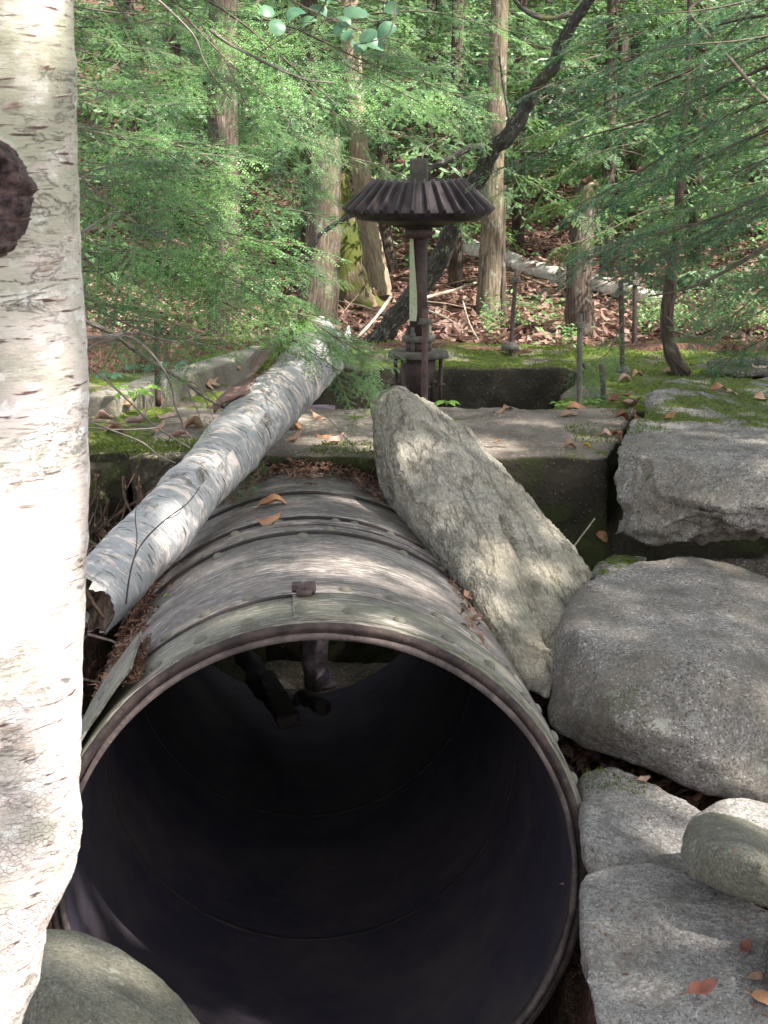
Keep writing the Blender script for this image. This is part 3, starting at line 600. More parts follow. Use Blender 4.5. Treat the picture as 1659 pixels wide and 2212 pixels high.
for z in zz:
    r0 = rad(z); cx = float(np.interp(z, Z_, X_))-r0*.99
    for k in range(seg+1):
        a = 2*pi*k/seg; p = Vector((cos(a)*r0, sin(a)*r0, z))
        low = max(0, min(1, (1.5-z)/.6))
        d = .004*noise.fractal(Vector((p.x*8, p.y*8, z*10)), 1, 2, 4)+low*.0045*noise.fractal(Vector((p.x*34, p.y*34, z*34)), .8, 2, 4)+.0015*noise.fractal(Vector((p.x*30, p.y*30, z*60)), 1, 2, 3)
        V.append((cx+(r0+d)*cos(a), BD+(r0+d)*sin(a), z)); U.append((a*.14, z+.35))
for i in range(len(zz)-1):
    for k in range(seg): a = i*(seg+1)+k; Fc.append((a, a+1, a+seg+2, a+seg+1))
M_BIRCH = m_birch('standing_birch_bark', (.66, .575, .54), (.40, .38, .31), age=.42, rough_low=1.25, s=1.15)
birch = empty('birch_tree', (bx(45)-.13, BD, 0), 'thick white birch trunk with a dark wound filling the left picture edge', 'tree')
solid(obj('trunk', (V, Fc, U), M_BIRCH, birch))
# dark wound
def wz(y): return P(30, y, BD-.13).z
cxw = float(np.interp(wz(430), Z_, X_))-.138
outl = [(-20, 290), (10, 302), (35, 318), (52, 345), (62, 375), (78, 395), (74, 430), (70, 452), (66, 480), (58, 505), (46, 520), (38, 540), (20, 553), (-20, 575)]
V, Fc, U = [], [], []; nz_, na_ = 90, 60; ytop, ybot = 292, 566
for i in range(nz_+1):
    y = ytop+(ybot-ytop)*i/nz_; z = wz(y); xr = np.interp(y, [o_[1] for o_ in outl], [o_[0] for o_ in outl])+9*noise.noise(Vector((0, y*.06, 0)))+7*noise.noise(Vector((0, y*.22, 0)))
    xw = P(xr, y, BD-.11).x; r0 = rad(z)+.002; cxx = float(np.interp(z, Z_, X_))-rad(z)*.99
    aE = -math.acos(max(-1, min(1, (xw-cxx)/r0))); aS = -pi+.1
    for k in range(na_+1):
        a = aE+(aS-aE)*k/na_; e = min(1, k/5)*min(1, (na_-k)/5)*min(1, i/5)*min(1, (nz_-i)/5); p = Vector((cos(a)*.14, sin(a)*.14, z))
        r = r0-.004*(1-e)+e*(.006+.012*ridged(p, 24, 5)+.010*noise.noise(p*55)); V.append((cxx+r*cos(a), BD+r*sin(a), z)); U.append((a*.14, z))
for i in range(nz_):
    for k in range(na_): a = i*(na_+1)+k; Fc.append((a, a+na_+1, a+na_+2, a+1))
wound = obj('bark_wound', (V, Fc, U), m_flat('dark_cracked_wood', (.008, .005, .005), (.095, .06, .052), 60, .7, 1.), birch)
tag(wound, 'dark reddish brown cracked wound in the white bark')
for k in range(22):
    yy = random.choice([random.uniform(100, 240), random.uniform(560, 700), random.uniform(1400, 2050)]); z = P(60, yy, BD-.12).z; r0 = rad(z); cxx = float(np.interp(z, Z_, X_))-r0*.99
    a0_ = random.uniform(-1.75, -.35); w_ = random.uniform(.006, .020); h_ = random.uniform(.002, .007); V, Fc = [], []; zj = [random.uniform(-.3, .3) for _ in range(8)]
    for i in range(8):
        t = i/7; a = a0_+(w_/r0)*(t-.5)*2
        for j in range(4): f = j/3; rr_ = r0+.002+.010*f*f*sin(pi*t); V.append((cxx+rr_*cos(a), BD+rr_*sin(a), z+h_*(f+.25*zj[i])+.25*w_*(t-.5)))
    for i in range(7):
        for j in range(3): a = i*4+j; Fc.append((a, a+4, a+5, a+1))
    o = obj('bark_curl', (V, Fc), M_CURL, birch); md = o.modifiers.new('s', 'SOLIDIFY'); md.thickness = .0007
# ---- fallen birch log leaning over the pipe
M_LOG = m_birch('fallen_birch_bark', (.31, .31, .31), (.26, .26, .25), mark=(.05, .045, .04), age=.2, patch=.1, blot=.95, s=1.0)
A = [P(195, 1305, 4.55), P(222, 1275, 4.6), P(270, 1222, 4.7), P(318, 1170, 4.82), P(362, 1123, 4.95), P(432, 1043, 5.2), P(505, 962, 5.5), P(575, 883, 5.8), P(650, 795, 6.15), P(690, 752, 6.35)]
rr = [.092, .095, .096, .096, .096, .094, .100, .107, .116, .118]
def logb(L, a, p): return .010*noise.fractal(p*7, 1, 2, 4)+.003*noise.fractal(p*40, 1, 2, 3)
flog = empty('fallen_birch_log', A[1]-Vector((0, 0, .1)), 'fallen white birch log with torn bark resting across the concrete edge beside the pipe', 'log')
tv = tube(A, rr, 64, 0, sub=24, bumps=logb); dA = (A[-1]-A[-2]).normalized(); nv = len(tv[0])-2
for k in range(65*3):
    i_ = nv-1-k; q = Vector(tv[0][i_]); j_ = 1-(k//65)/3; tv[0][i_] = tuple(q+dA*j_*(.07*noise.fractal(Vector((cos(2*pi*(i_%65)/64)*3, sin(2*pi*(i_%65)/64)*3, 1)), 1, 2, 4)-.01))
tv[0][-1] = tuple(A[-1]-dA*.12); d0_ = (A[1]-A[0]).normalized(); ring0 = []
for k in range(65*3): q = Vector(tv[0][k]); j_ = 1-(k//65)/3; tv[0][k] = tuple(q-d0_*j_*(.08*noise.fractal(Vector((cos(2*pi*(k%65)/64)*3, sin(2*pi*(k%65)/64)*3, 7)), 1, 2, 4)))
nb_ = len(tv[0])-2; tv = (tv[0], [f for f in tv[1] if nb_ not in f and nb_+1 not in f], tv[2])
M_ROT = m_flat('rotten_wood', (.035, .022, .016), (.12, .08, .055), 35, .95, 1.)
for nm_, cen, ring, dr_ in (('broken_end', A[0]+d0_*.07, tv[0][0:64], 1), ('broken_end', A[-1]-dA*.09, tv[0][nb_-65:nb_-1], -1)):
    Vc = [tuple(cen)]+[tuple(Vector(q).lerp(cen, .5)+Vector((noise.noise(Vector(q)*40), noise.noise(Vector(q)*30), noise.noise(Vector(q)*50)))*.02) for q in ring]+[tuple(Vector(q).lerp(cen, .03)) for q in ring]; Fe = []
    for k in range(64): k2 = (k+1) % 64; Fe += [(0, 1+k, 1+k2), (1+k, 65+k, 65+k2, 1+k2)]
    obj(nm_, (Vc, Fe), M_ROT, flog)
lt = obj('trunk', tv, M_LOG, flog); solid(lt)
tube_ax = [Vector(p) for p in A]
def on_log(t, side, up_, lift=.0):            # t along 0..9
    i = min(int(t), 8); f = t-i; c = tube_ax[i].lerp(tube_ax[i+1], f); d = (tube_ax[i+1]-tube_ax[i]).normalized()
    s = d.cross(Vector((0, 0, 1))).normalized(); u = s.cross(d).normalized(); r = rr[i]*(1-f)+rr[i+1]*f+lift
    return c+(s*side+u*up_).normalized()*r, d, s, u
M_BARKIN = m_flat('inner_bark', (.10, .055, .045), (.19, .12, .10), 25)
V, Fc = [], []; n, m = 44, 12
for i in range(n+1):
    t = 6.6+2.45*i/n; wob = .25*noise.noise(Vector((i*.35, 0, 0)))+.12*noise.noise(Vector((i*1.1, 5, 0)))
    for k in range(m+1):
        f = k/m; ang = -1.0+f*(1.15+wob)       # from the left flank upward, lifting off
        p, d, s, u = on_log(t, sin(ang-.35), cos(ang-.35), (.006+.11*max(0, .55-f)*(.6+.4*sin(i*.3)))+.02*(1-f)*(i/n))
        V.append(tuple(p))
for i in range(n):
    for k in range(m): a = i*(m+1)+k; Fc.append((a, a+1, a+m+2, a+m+1))
flap = obj('bark_flap', (V, Fc), M_BARKIN, flog); md = flap.modifiers.new('s', 'SOLIDIFY'); md.thickness = .006
# splintered upper end
for k in range(9):
    a = k*.7; p, d, s, u = on_log(8.9, sin(a), cos(a), -.02-.01*(k % 3)); L = random.uniform(.06, .16)
    obj('splinter', tube([p-d*.05, p+d*L*.5+s*random.uniform(-.02, .02), p+d*L+u*random.uniform(-.02, .03)], [.018, .016, .004], 6, .2, sub=2), M_BARKIN if k % 2 else M_LOG, flog)
# ---- twigs and dead branches
M_TWIG = m_bark('grey_twig_bark', (.13, .105, .085), (.30, .27, .23), lich=.6, s=2.); M_TWD = m_flat('dark_twig', (.03, .022, .02), (.07, .055, .05), 30)
def px_tube(pts, d0, d1, w0, w1, seg=7, sub=5, wob=.25):
    n = len(pts)-1; q = [P(x, y, d0+(d1-d0)*i/n) for i, (x, y) in enumerate(pts)]
    return tube(q, [.5*(w0+(w1-w0)*i/n)*(d0+(d1-d0)*i/n)/F for i in range(n+1)], seg, wob, sub=sub, fre=14)
GB = 'dead branches reaching out from behind the birch trunk'
def branch(label, main, subs=(), mat=None, name='dead_branch', group=GB):
    vf = px_tube(*main); o = obj(name, vf, mat or M_TWIG, origin=vf[0][0]); tag(o, label, 'branch', group)
    for s_ in subs:
        t = obj('twig', px_tube(*s_), mat or M_TWIG, o)
    return o
def spl(pts, jit=5, n=2):            # add natural wiggle between measured points
    out = [pts[0]]
    for a, b in zip(pts, pts[1:]):
        for k in range(1, n+1): f = k/n; out.append((a[0]+(b[0]-a[0])*f+(random.uniform(-jit, jit) if k < n else 0), a[1]+(b[1]-a[1])*f+(random.uniform(-jit, jit) if k < n else 0)))
    return out
branch('main grey dead branch running down from the birch trunk to the fallen log', ([(150, 680), (183, 692), (243, 721), (289, 756), (355, 798), (397, 824), (441, 857), (491, 884)], 4.9, 5.75, 11, 6),
    [([(397, 824), (414, 862), (428, 890), (434, 920)], 5.4, 5.4, 5, 2.5), ([(397, 822), (425, 831), (445, 868), (455, 890), (462, 908)], 5.4, 5.4, 4, 1.5), ([(415, 838), (450, 842), (470, 860), (493, 877)], 5.5, 5.7, 4, 2)])
branch('short snapped stub crossing over the main dead branch', ([(150, 735), (186, 732), (254, 725), (262, 720)], 4.8, 4.95, 11, 10),
    [([(260, 723), (285, 730), (320, 756), (355, 800), (370, 835), (377, 875), (388, 900), (395, 917), (411, 962)], 4.95, 5.1, 7, 3), ([(150, 768), (186, 754), (215, 740), (250, 733)], 4.8, 4.95, 8, 4),
     ([(262, 720), (300, 719), (329, 727), (364, 736), (403, 736), (445, 716), (483, 697)], 4.95, 5.5, 6, 2.5), ([(403, 736), (440, 744), (480, 748), (520, 735)], 5.2, 5.5, 3, 1.5), ([(300, 719), (318, 712), (325, 708)], 5, 5, 3, 1.5)])
branch('thin straight dead branch slanting down in front of the leafy concrete', ([(150, 770), (201, 800), (238, 829), (289, 877), (320, 908), (346, 928), (410, 967)], 4.9, 5.2, 5.5, 4))
branch('lower thin dead branch curving down toward the fallen log', ([(150, 905), (188, 910), (254, 934), (307, 956), (345, 985), (379, 1000)], 4.8, 5.05, 5, 3))
branch('nearly level thin dead branch low beside the birch trunk', ([(150, 915), (188, 923), (254, 928), (331, 925), (352, 915)], 4.8, 5.0, 5, 3), [([(150, 906), (240, 914), (300, 915)], 4.9, 5.1, 4, 3)])
branch('curved grey branch low in front of the sunlit leaf litter on the left', ([(150, 582), (176, 586), (215, 583), (255, 570), (300, 555), (335, 548)], 5.4, 6.2, 8, 4))
branch('pale bent twig beside the birch trunk near the top left', ([(150, 216), (165, 217), (200, 216), (225, 207), (262, 200)], 4.5, 4.8, 4, 2), [([(205, 216), (212, 200), (208, 185), (214, 175)], 4.7, 4.7, 2.5, 1.5)])
branch('pair of pale dry twigs by the birch trunk above the leaf litter', ([(150, 512), (180, 500), (225, 470), (262, 455)], 5, 5.3, 6, 3), [([(175, 503), (230, 488), (262, 480)], 5, 5.2, 3, 1.5), ([(190, 497), (215, 490), (250, 492)], 5, 5.2, 3, 1.5)])
branch('long pale branch crossing the hemlock sprays at upper left', ([(330, -10), (385, 40), (420, 80), (440, 130), (470, 180), (500, 215)], 6.2, 6.4, 6, 3), [([(470, 180), (500, 170), (515, 150)], 6.3, 6.3, 3, 1.5), ([(490, 200), (478, 228), (475, 240)], 6.3, 6.3, 3, 1.5)], group='bare branches among the hemlock sprays')
branch('pale slanting branch with lichen above the hemlock sprays', ([(455, 65), (490, 92), (560, 128), (605, 150), (660, 172), (720, 178)], 5.8, 6.2, 8, 4), [([(505, 108), (500, 125), (480, 140), (470, 160)], 5.9, 5.9, 3.5, 1.5), ([(560, 130), (558, 150), (545, 170)], 6, 6, 3, 1.5), ([(600, 150), (650, 165), (700, 160)], 6, 6, 3, 1.5)], group='bare branches among the hemlock sprays')
branch('forked thin bare twigs in the middle of the left hemlock', ([(300, 360), (345, 340), (400, 310), (440, 290)], 6.2, 6.4, 5, 2.5), [([(340, 345), (360, 325), (368, 310)], 6.2, 6.2, 3, 1.5), ([(440, 292), (405, 330), (380, 395)], 6.4, 6.4, 3, 2)], group='bare branches among the hemlock sprays')
branch('thin bare twigs reaching right over the curb', ([(440, 716), (480, 735), (520, 748), (560, 735), (590, 715)], 6, 6.3, 3, 2), [([(480, 735), (470, 700), (455, 670), (450, 640)], 6, 6, 2.5, 1.5)], group='bare branches among the hemlock sprays')
tw = branch('thin black forked twig standing against the lower fallen log', ([(272, 1305), (279, 1250), (292, 1200), (318, 1160), (358, 1122), (405, 1087), (432, 1052)], 4.4, 4.5, 4.5, 2, 6, 5, .3), [([(291, 1205), (296, 1160), (292, 1120), (296, 1085)], 4.42, 4.45, 3, 1.5), ([(360, 1121), (385, 1110), (398, 1085)], 4.45, 4.5, 2, 1)], M_TWD, 'bare_twig', None)
branch('brown root-like branch poking out below the end of the fallen log', ([(130, 1250), (180, 1275), (205, 1310), (222, 1335)], 4.1, 4.3, 14, 9), (), m_bark('brown_twig', (.08, .05, .035), (.17, .11, .08), s=2), 'broken_branch', None)
branch('pale thin stick leaning down from the left of the gear shaft to the mossy wall', ([(845, 640), (820, 675), (795, 705), (765, 735), (748, 745)], 10.2, 9.6, 7, 6), (), m_flat('pale_stick', (.32, .28, .20), (.42, .38, .29), 20), 'fallen_stick', None)
branch('pale branching stick lying on the leaf litter right of the gear shaft', ([(880, 655), (930, 640), (985, 625), (1030, 610)], 10.5, 11.2, 8, 5), [([(905, 665), (950, 680), (985, 700), (1000, 720)], 10.3, 10., 5, 3), ([(1000, 650), (1015, 700), (1040, 745)], 10, 9.8, 4, 2)], m_flat('pale_stick2', (.28, .25, .19), (.40, .36, .28), 20), 'fallen_stick', None)
branch('thin dark twig lying between dry leaves on the concrete slab', ([(1360, 860), (1390, 872), (1310, 872), (1440, 880)][:2]+[(1410, 884)], 7, 6.6, 3, 2), (), M_TWD, 'bare_twig', None)
branch('pale twig poking from the crevice between concrete and granite block', ([(1240, 1180), (1262, 1150), (1285, 1120)], 5.45, 5.5, 5, 3), (), M_TWIG, 'bare_twig', None)
tl = []
for k in range(60):
    x0 = random.uniform(-1.25, -.72); z0 = random.uniform(.62, .98); y0 = 5.80+random.uniform(-.03, .03); p = Vector((x0, y0, z0)); pts = [p]
    d = Vector((random.uniform(-.5, .5), random.uniform(-.8, -.1), -.7)).normalized()
    for q in range(5): d = (d+Vector((random.uniform(-.5, .5), random.uniform(-.4, .3), random.uniform(-.4, .25)))).normalized(); p = p+d*random.uniform(.04, .10); pts.append(p)
    w0 = random.choice([.012, .006, .004, .003]); tl.append(tube(pts, [w0*(1-q/7) for q in range(6)], 5, .3, sub=3, fre=20))
tag(obj('roots', join(*tl)[:2], m_flat('root_brown', (.05, .03, .022), (.14, .085, .06), 30)), 'tangle of thin brown roots hanging under the mossy concrete edge on the left', 'roots', kind='stuff')
# ---- background logs
M_PALELOG = m_birch('sunlit_log_bark', (.62, .56, .50), (.38, .33, .27), age=.4)
vf = px_tube(spl([(985, 528), (1040, 548), (1130, 578), (1220, 600), (1310, 618), (1420, 645)], 5, 2), 13.2, 11.4, 46, 34, 24, 4, .18)
solid(tag(obj('fallen_log', vf, M_PALELOG, origin=vf[0][0]), 'long sunlit pale log lying across the leaf litter behind the anchor rods', 'log'))
vf = px_tube([(780, 500), (850, 540), (905, 580), (940, 600)], 14, 13, 34, 30, 20, 4, .2)
solid(tag(obj('fallen_log', vf, M_PALELOG, origin=vf[0][0]), 'shorter sunlit white log behind the gear shaft', 'log'))
vf = px_tube(spl([(1300, 575), (1400, 605), (1480, 640)], 4, 2), 12.6, 12.2, 14, 9, 12, 4, .2)
tag(obj('fallen_log', vf, M_TWIG, origin=vf[0][0]), 'thin grey fallen stem lying above the long sunlit log', 'log')
# ---- crooked lichen-spotted tree behind the gear
M_LICH = m_bark('lichen_bark', (.025, .022, .02), (.10, .095, .08), lich=.7, moss=.1, s=2.2)
crook = empty('crooked_tree', PZ(800, 752, 1.0), 'crooked lichen-spotted tree leaning to the upper right behind the gear', 'tree')
obj('trunk', px_tube([(770, 770), (815, 735), (850, 690), (885, 645), (925, 600), (950, 560), (965, 520), (985, 470), (1020, 410), (1045, 370), (1062, 325), (1105, 285), (1145, 215), (1160, 190), (1195, 140), (1215, 90), (1245, 40), (1285, -20)], 9.85, 8.7, 46, 22, 20, 5, .45), M_LICH, crook)
obj('limb', px_tube([(1060, 318), (1020, 318), (985, 335), (955, 352), (925, 366), (880, 395), (820, 430), (765, 462), (730, 480), (700, 500), (685, 515), (665, 560), (650, 580)], 9.25, 9.0, 16, 7, 12, 5, .3), M_LICH, crook)
obj('limb', px_tube([(1230, 30), (1180, 40), (1130, 20), (1100, -20)], 8.8, 8.8, 12, 10, 10, 4, .3), M_LICH, crook)
obj('limb', px_tube([(1105, 285), (1095, 230), (1085, 170), (1078, 120)], 9.15, 9.2, 7, 4, 8, 4, .3), M_LICH, crook)
# ================================================================ VEGETATION
M_HB1 = m_leaf('hemlock_needles_bright', (.020, .060, .032), (.155, .29, .080), .30, 5.)
M_HB2 = m_leaf('hemlock_needles_dark', (.014, .052, .030), (.085, .19, .070), .28, 3.)
M_HB3 = m_leaf('hemlock_needles_far', (.014, .042, .024), (.18, .30, .13), .34, 2.4)
M_WOOD = m_flat('hemlock_twig', (.07, .055, .04), (.15, .12, .09), 30)
def np_mesh(name, V, Fq, mats, midx=None, smooth=False):
    me = bpy.data.meshes.new(name); V = np.asarray(V, np.float32); Fq = np.asarray(Fq, np.int32)
    me.vertices.add(len(V)); me.vertices.foreach_set('co', V.ravel()); me.loops.add(Fq.size); me.loops.foreach_set('vertex_index', Fq.ravel())
    me.polygons.add(len(Fq)); me.polygons.foreach_set('loop_start', np.arange(0, Fq.size, Fq.shape[1], dtype=np.int32))
    for m in mats: me.materials.append(m)
    if midx is not None: me.polygons.foreach_set('material_index', np.asarray(midx, np.int32))
    me.update(calc_edges=True); me.validate(); return me
def bough_geo(seed, L=1., fine=True, droop=.10, wild=.2, gap=.026, nspr=10):
    r = np.random.default_rng(seed); segs = []; wood = []
    def ax(t): return np.array([t*L, .05*L*math.sin(t*3+seed), -droop*L*t*t+.02*math.sin(t*7+seed)])
    wood.append(([ax(t) for t in np.linspace(0, 1, 9)], [.006*(1-t)*L+.0010 for t in np.linspace(0, 1, 9)]))
    def spray(p0, d, up, ll):
        k = max(3, int(ll/.045)); pts = [p0]; side = np.cross(up, d); side /= np.linalg.norm(side)
        for q in range(k):
            d = d+np.array([0, 0, -.05])+r.normal(0, .05, 3)*wild*3; d /= np.linalg.norm(d); pts.append(pts[-1]+d*ll/k)
        wood.append((pts, [.0022*(1-q/k)+.0006 for q in range(k+1)]))
        for q in range(k): segs.append((pts[q], pts[q+1]))
        m = max(2, int(ll/gap))
        for q in range(m):
            f = (q+.7)/(m+.5); a = min(int(f*k), k-1); pos = pts[a]+(pts[a+1]-pts[a])*(f*k-a); dd = pts[a+1]-pts[a]; dd /= np.linalg.norm(dd)
            for s2 in ((1,) if q % 2 else (-1,)):
                ang = R(r.uniform(44, 60)); t2 = dd*cos(ang)+side*s2*sin(ang)+up*r.uniform(-.12, .08); t2 /= np.linalg.norm(t2)
                tl = ll*.44*(1-f)**.75*(min(1, f*6+.35))*r.uniform(.65, 1.15)+.018; e = pos+t2*tl+np.array([0, 0, -.12*tl]); segs.append((pos, e))
                if tl > .075:
                    for u_, sg in ((.35, 1), (.55, -1), (.72, 1)):
                        b = pos+(e-pos)*u_; t3 = t2*.75+side*sg*.2+dd*(.5 if sg > 0 else -.1)+np.cross(up, t2)*sg*.75; t3 /= np.linalg.norm(t3); segs.append((b, b+t3*tl*(1-u_)*r.uniform(.5, .75)))
    for i in range(nspr):
        t = .10+.86*(i+r.uniform(0, .6))/nspr; s = 1 if i % 2 else -1
        ll = L*(.27*math.sin(pi*min(1, (1.05-t)*.85+.08))**.7)*r.uniform(.55, 1.25)+.04; ang = s*R(r.uniform(30, 60)); d = np.array([cos(ang), sin(ang), r.uniform(-.28, .08)]); d /= np.linalg.norm(d)
        up = np.array([r.normal(0, .22), r.normal(0, .35), 1.]); up -= d*up.dot(d); up /= np.linalg.norm(up); spray(ax(t), d, up, ll)
    d = ax(1)-ax(.9); d /= np.linalg.norm(d); up = np.array([0, r.normal(0, .2), 1.]); up -= d*up.dot(d); up /= np.linalg.norm(up); spray(ax(.84), d, up, .17*L)
    S0 = np.array([s[0] for s in segs]); S1 = np.array([s[1] for s in segs])
    if fine:
        sp = .0044; cnt = np.maximum(2, (np.linalg.norm(S1-S0, axis=1)/sp).astype(int)); idx = np.repeat(np.arange(len(segs)), cnt)
        f = np.concatenate([np.arange(c)/c for c in cnt]); T = (S1-S0)[idx]; T /= np.linalg.norm(T, axis=1)[:, None]; p = S0[idx]+(S1-S0)[idx]*f[:, None]
        sd = np.where(np.arange(len(idx)) % 2, 1., -1.)[:, None]; up = np.array([0, 0, 1.])
        side = np.cross(T, up); side /= np.maximum(1e-6, np.linalg.norm(side, axis=1))[:, None]
        D = T*.36+side*sd*.9+RNG.normal(0, .10, p.shape)*np.array([.6, .6, 1.]); D /= np.linalg.norm(D, axis=1)[:, None]
        ln = RNG.uniform(.0105, .0145, len(p))[:, None]*(1-.35*f[:, None]**2); w = .0029
    else:
        T = S1-S0; ln = np.linalg.norm(T, axis=1)[:, None]; D = T/ln; p = S0; side = np.cross(D, np.array([0, 0, 1.])); side /= np.maximum(1e-6, np.linalg.norm(side, axis=1))[:, None]; w = .0105; T = side
    wd = (T if fine else side)+np.array([0, 0, 1.])*RNG.normal(0, .42 if fine else .7, (len(p), 1)); wd /= np.linalg.norm(wd, axis=1)[:, None]
    V = np.stack([p, p+D*ln*.45+wd*w+(0 if fine else 0), p+D*ln, p+D*ln*.45-wd*w], 1).reshape(-1, 3); Fq = np.arange(len(V)).reshape(-1, 4)
    WV, WF = [], []
    for pts, rd in wood:
        k0 = len(WV)
        for i, q in enumerate(pts):
            for a in (0, 2.1, 4.2): WV.append(q+np.array([0, cos(a), sin(a)])*rd[min(i, len(rd)-1)])
        for i in range(len(pts)-1):
            for a in range(3): WF.append((k0+i*3+a, k0+i*3+(a+1) % 3, k0+i*3+3+(a+1) % 3, k0+i*3+3+a))
    o = len(V); V = np.concatenate([V, np.array(WV)]); Fa = np.concatenate([Fq, np.array(WF)+o])
    return V, Fa, np.concatenate([np.zeros(len(Fq), int), np.ones(len(WF), int)])
def boughs(mat, n, fine, s0, **k):
    out = []
    for i in range(n):
        V, Fa, mi = bough_geo(s0+i, fine=fine, **k); out.append(np_mesh('branch', V, Fa, [mat, M_WOOD], mi))
    return out
B_NEAR = boughs(M_HB1, 5, True, 11); B_DARK = boughs(M_HB2, 4, True, 31, wild=.3, droop=.12, nspr=11)
B_FAR = boughs(M_HB3, 4, False, 51, nspr=11, gap=.034); B_MID = boughs(M_HB2, 3, False, 71, nspr=11, gap=.034)
ROT = random.Random(3)
def put_bough(mesh, a, b, root, roll=0., name='branch'):
    a, b = Vector(a), Vector(b); d = b-a; L = d.length; x = d.normalized(); y = Vector((0, 0, 1)).cross(x).normalized(); z = x.cross(y)
    m = Matrix((x, y, z)).transposed().to_4x4() @ Matrix.Rotation(roll, 4, 'X'); o = bpy.data.objects.new(name, mesh); C.objects.link(o)
    o.parent = root; o.matrix_world = Matrix.Translation(a) @ m @ Matrix.Diagonal((L, L*ROT.uniform(.75, 1.05)*(1 if ROT.random() < .5 else -1), L, 1)); return o
def trunk(root, pts, rad, mat, seg=16, sub=4, name='trunk', wob=.15):
    return obj(name, tube(pts, rad, seg, wob, sub=sub, fre=4), mat, root)
M_HBARK = m_bark('hemlock_bark', (.04, .03, .025), (.12, .09, .07), lich=.25)
M_HBARK2 = m_bark('mossy_bark', (.06, .045, .03), (.16, .12, .08), moss=.75, lich=.2)
M_TBARK = m_bark('tan_bark', (.17, .13, .09), (.34, .27, .19), lich=.4)
# left hemlock, its trunk hidden by the birch; boughs fan out to the right
lh = empty('hemlock_tree', (-1.75, 6.4, ground_z(-1.75, 6.4)), 'bright green hemlock whose layered sprays spread right from behind the birch trunk', 'tree', None)
trunk(lh, [(-1.75, 6.4, .8), (-1.72, 6.4, 2.5), (-1.7, 6.45, 4.5), (-1.65, 6.5, 7)], [.09, .075, .05, .02], M_HBARK)
Lb = [  # start px, end px, depth start, depth end
 (120, 300, 640, 395, 6.2, 5.6), (110, 310, 560, 300, 6.2, 5.9), (100, 400, 610, 470, 6.2, 5.4), (110, 420, 520, 360, 6.3, 6.0), 
 (150, 500, 560, 620, 6.1, 5.3), (330, 560, 830, 700, 6.0, 5.6), (100, 530, 430, 640, 6.1, 5.2), (120, 640, 470, 700, 6.1, 5.4), (380, 600, 750, 740, 5.9, 5.5), 
 (100, 250, 480, 330, 6.3, 5.5), (110, 560, 600, 560, 6.4, 6.2), (100, 350, 400, 450, 6.0, 5.0), (520, 690, 820, 830, 5.8, 5.6), (110, 300, 400, 290, 6.2, 5.6), (110, 380, 440, 420, 6.2, 5.4), (560, 650, 830, 760, 5.8, 5.5),
 (90, 200, 430, 180, 6.5, 6.2), (90, 90, 430, 130, 6.6, 6.3), (90, 20, 400, 40, 6.6, 6.3), (100, 150, 330, 240, 6.4, 5.8), (110, 260, 420, 330, 5.9, 5.5), (100, 440, 400, 560, 6.0, 5.4), (110, 620, 330, 700, 6.1, 5.6), (300, 560, 560, 690, 5.9, 5.5), (110, 340, 330, 430, 6.0, 5.3), (110, 500, 350, 620, 5.9, 5.3), (150, 280, 520, 340, 6.4, 6.2), (250, 340, 500, 370, 5.8, 5.6), (300, 450, 560, 500, 5.8, 5.6), (200, 540, 450, 600, 5.9, 5.7), (500, 520, 720, 590, 5.8, 5.6), (180, 430, 440, 500, 5.7, 5.4), (420, 560, 640, 650, 5.8, 5.6), (160, 60, 380, 110, 6.4, 6.2), (300, 120, 520, 170, 6.5, 6.3), (180, 350, 380, 380, 5.6, 5.4), (540, 600, 760, 720, 5.8, 5.7)]
for i, (x0, y0, x1, y1, d0, d1) in enumerate(Lb): put_bough(B_NEAR[i % 5], P(x0, y0, d0), P(x1, y1, d1), lh, ROT.uniform(.15, .6))
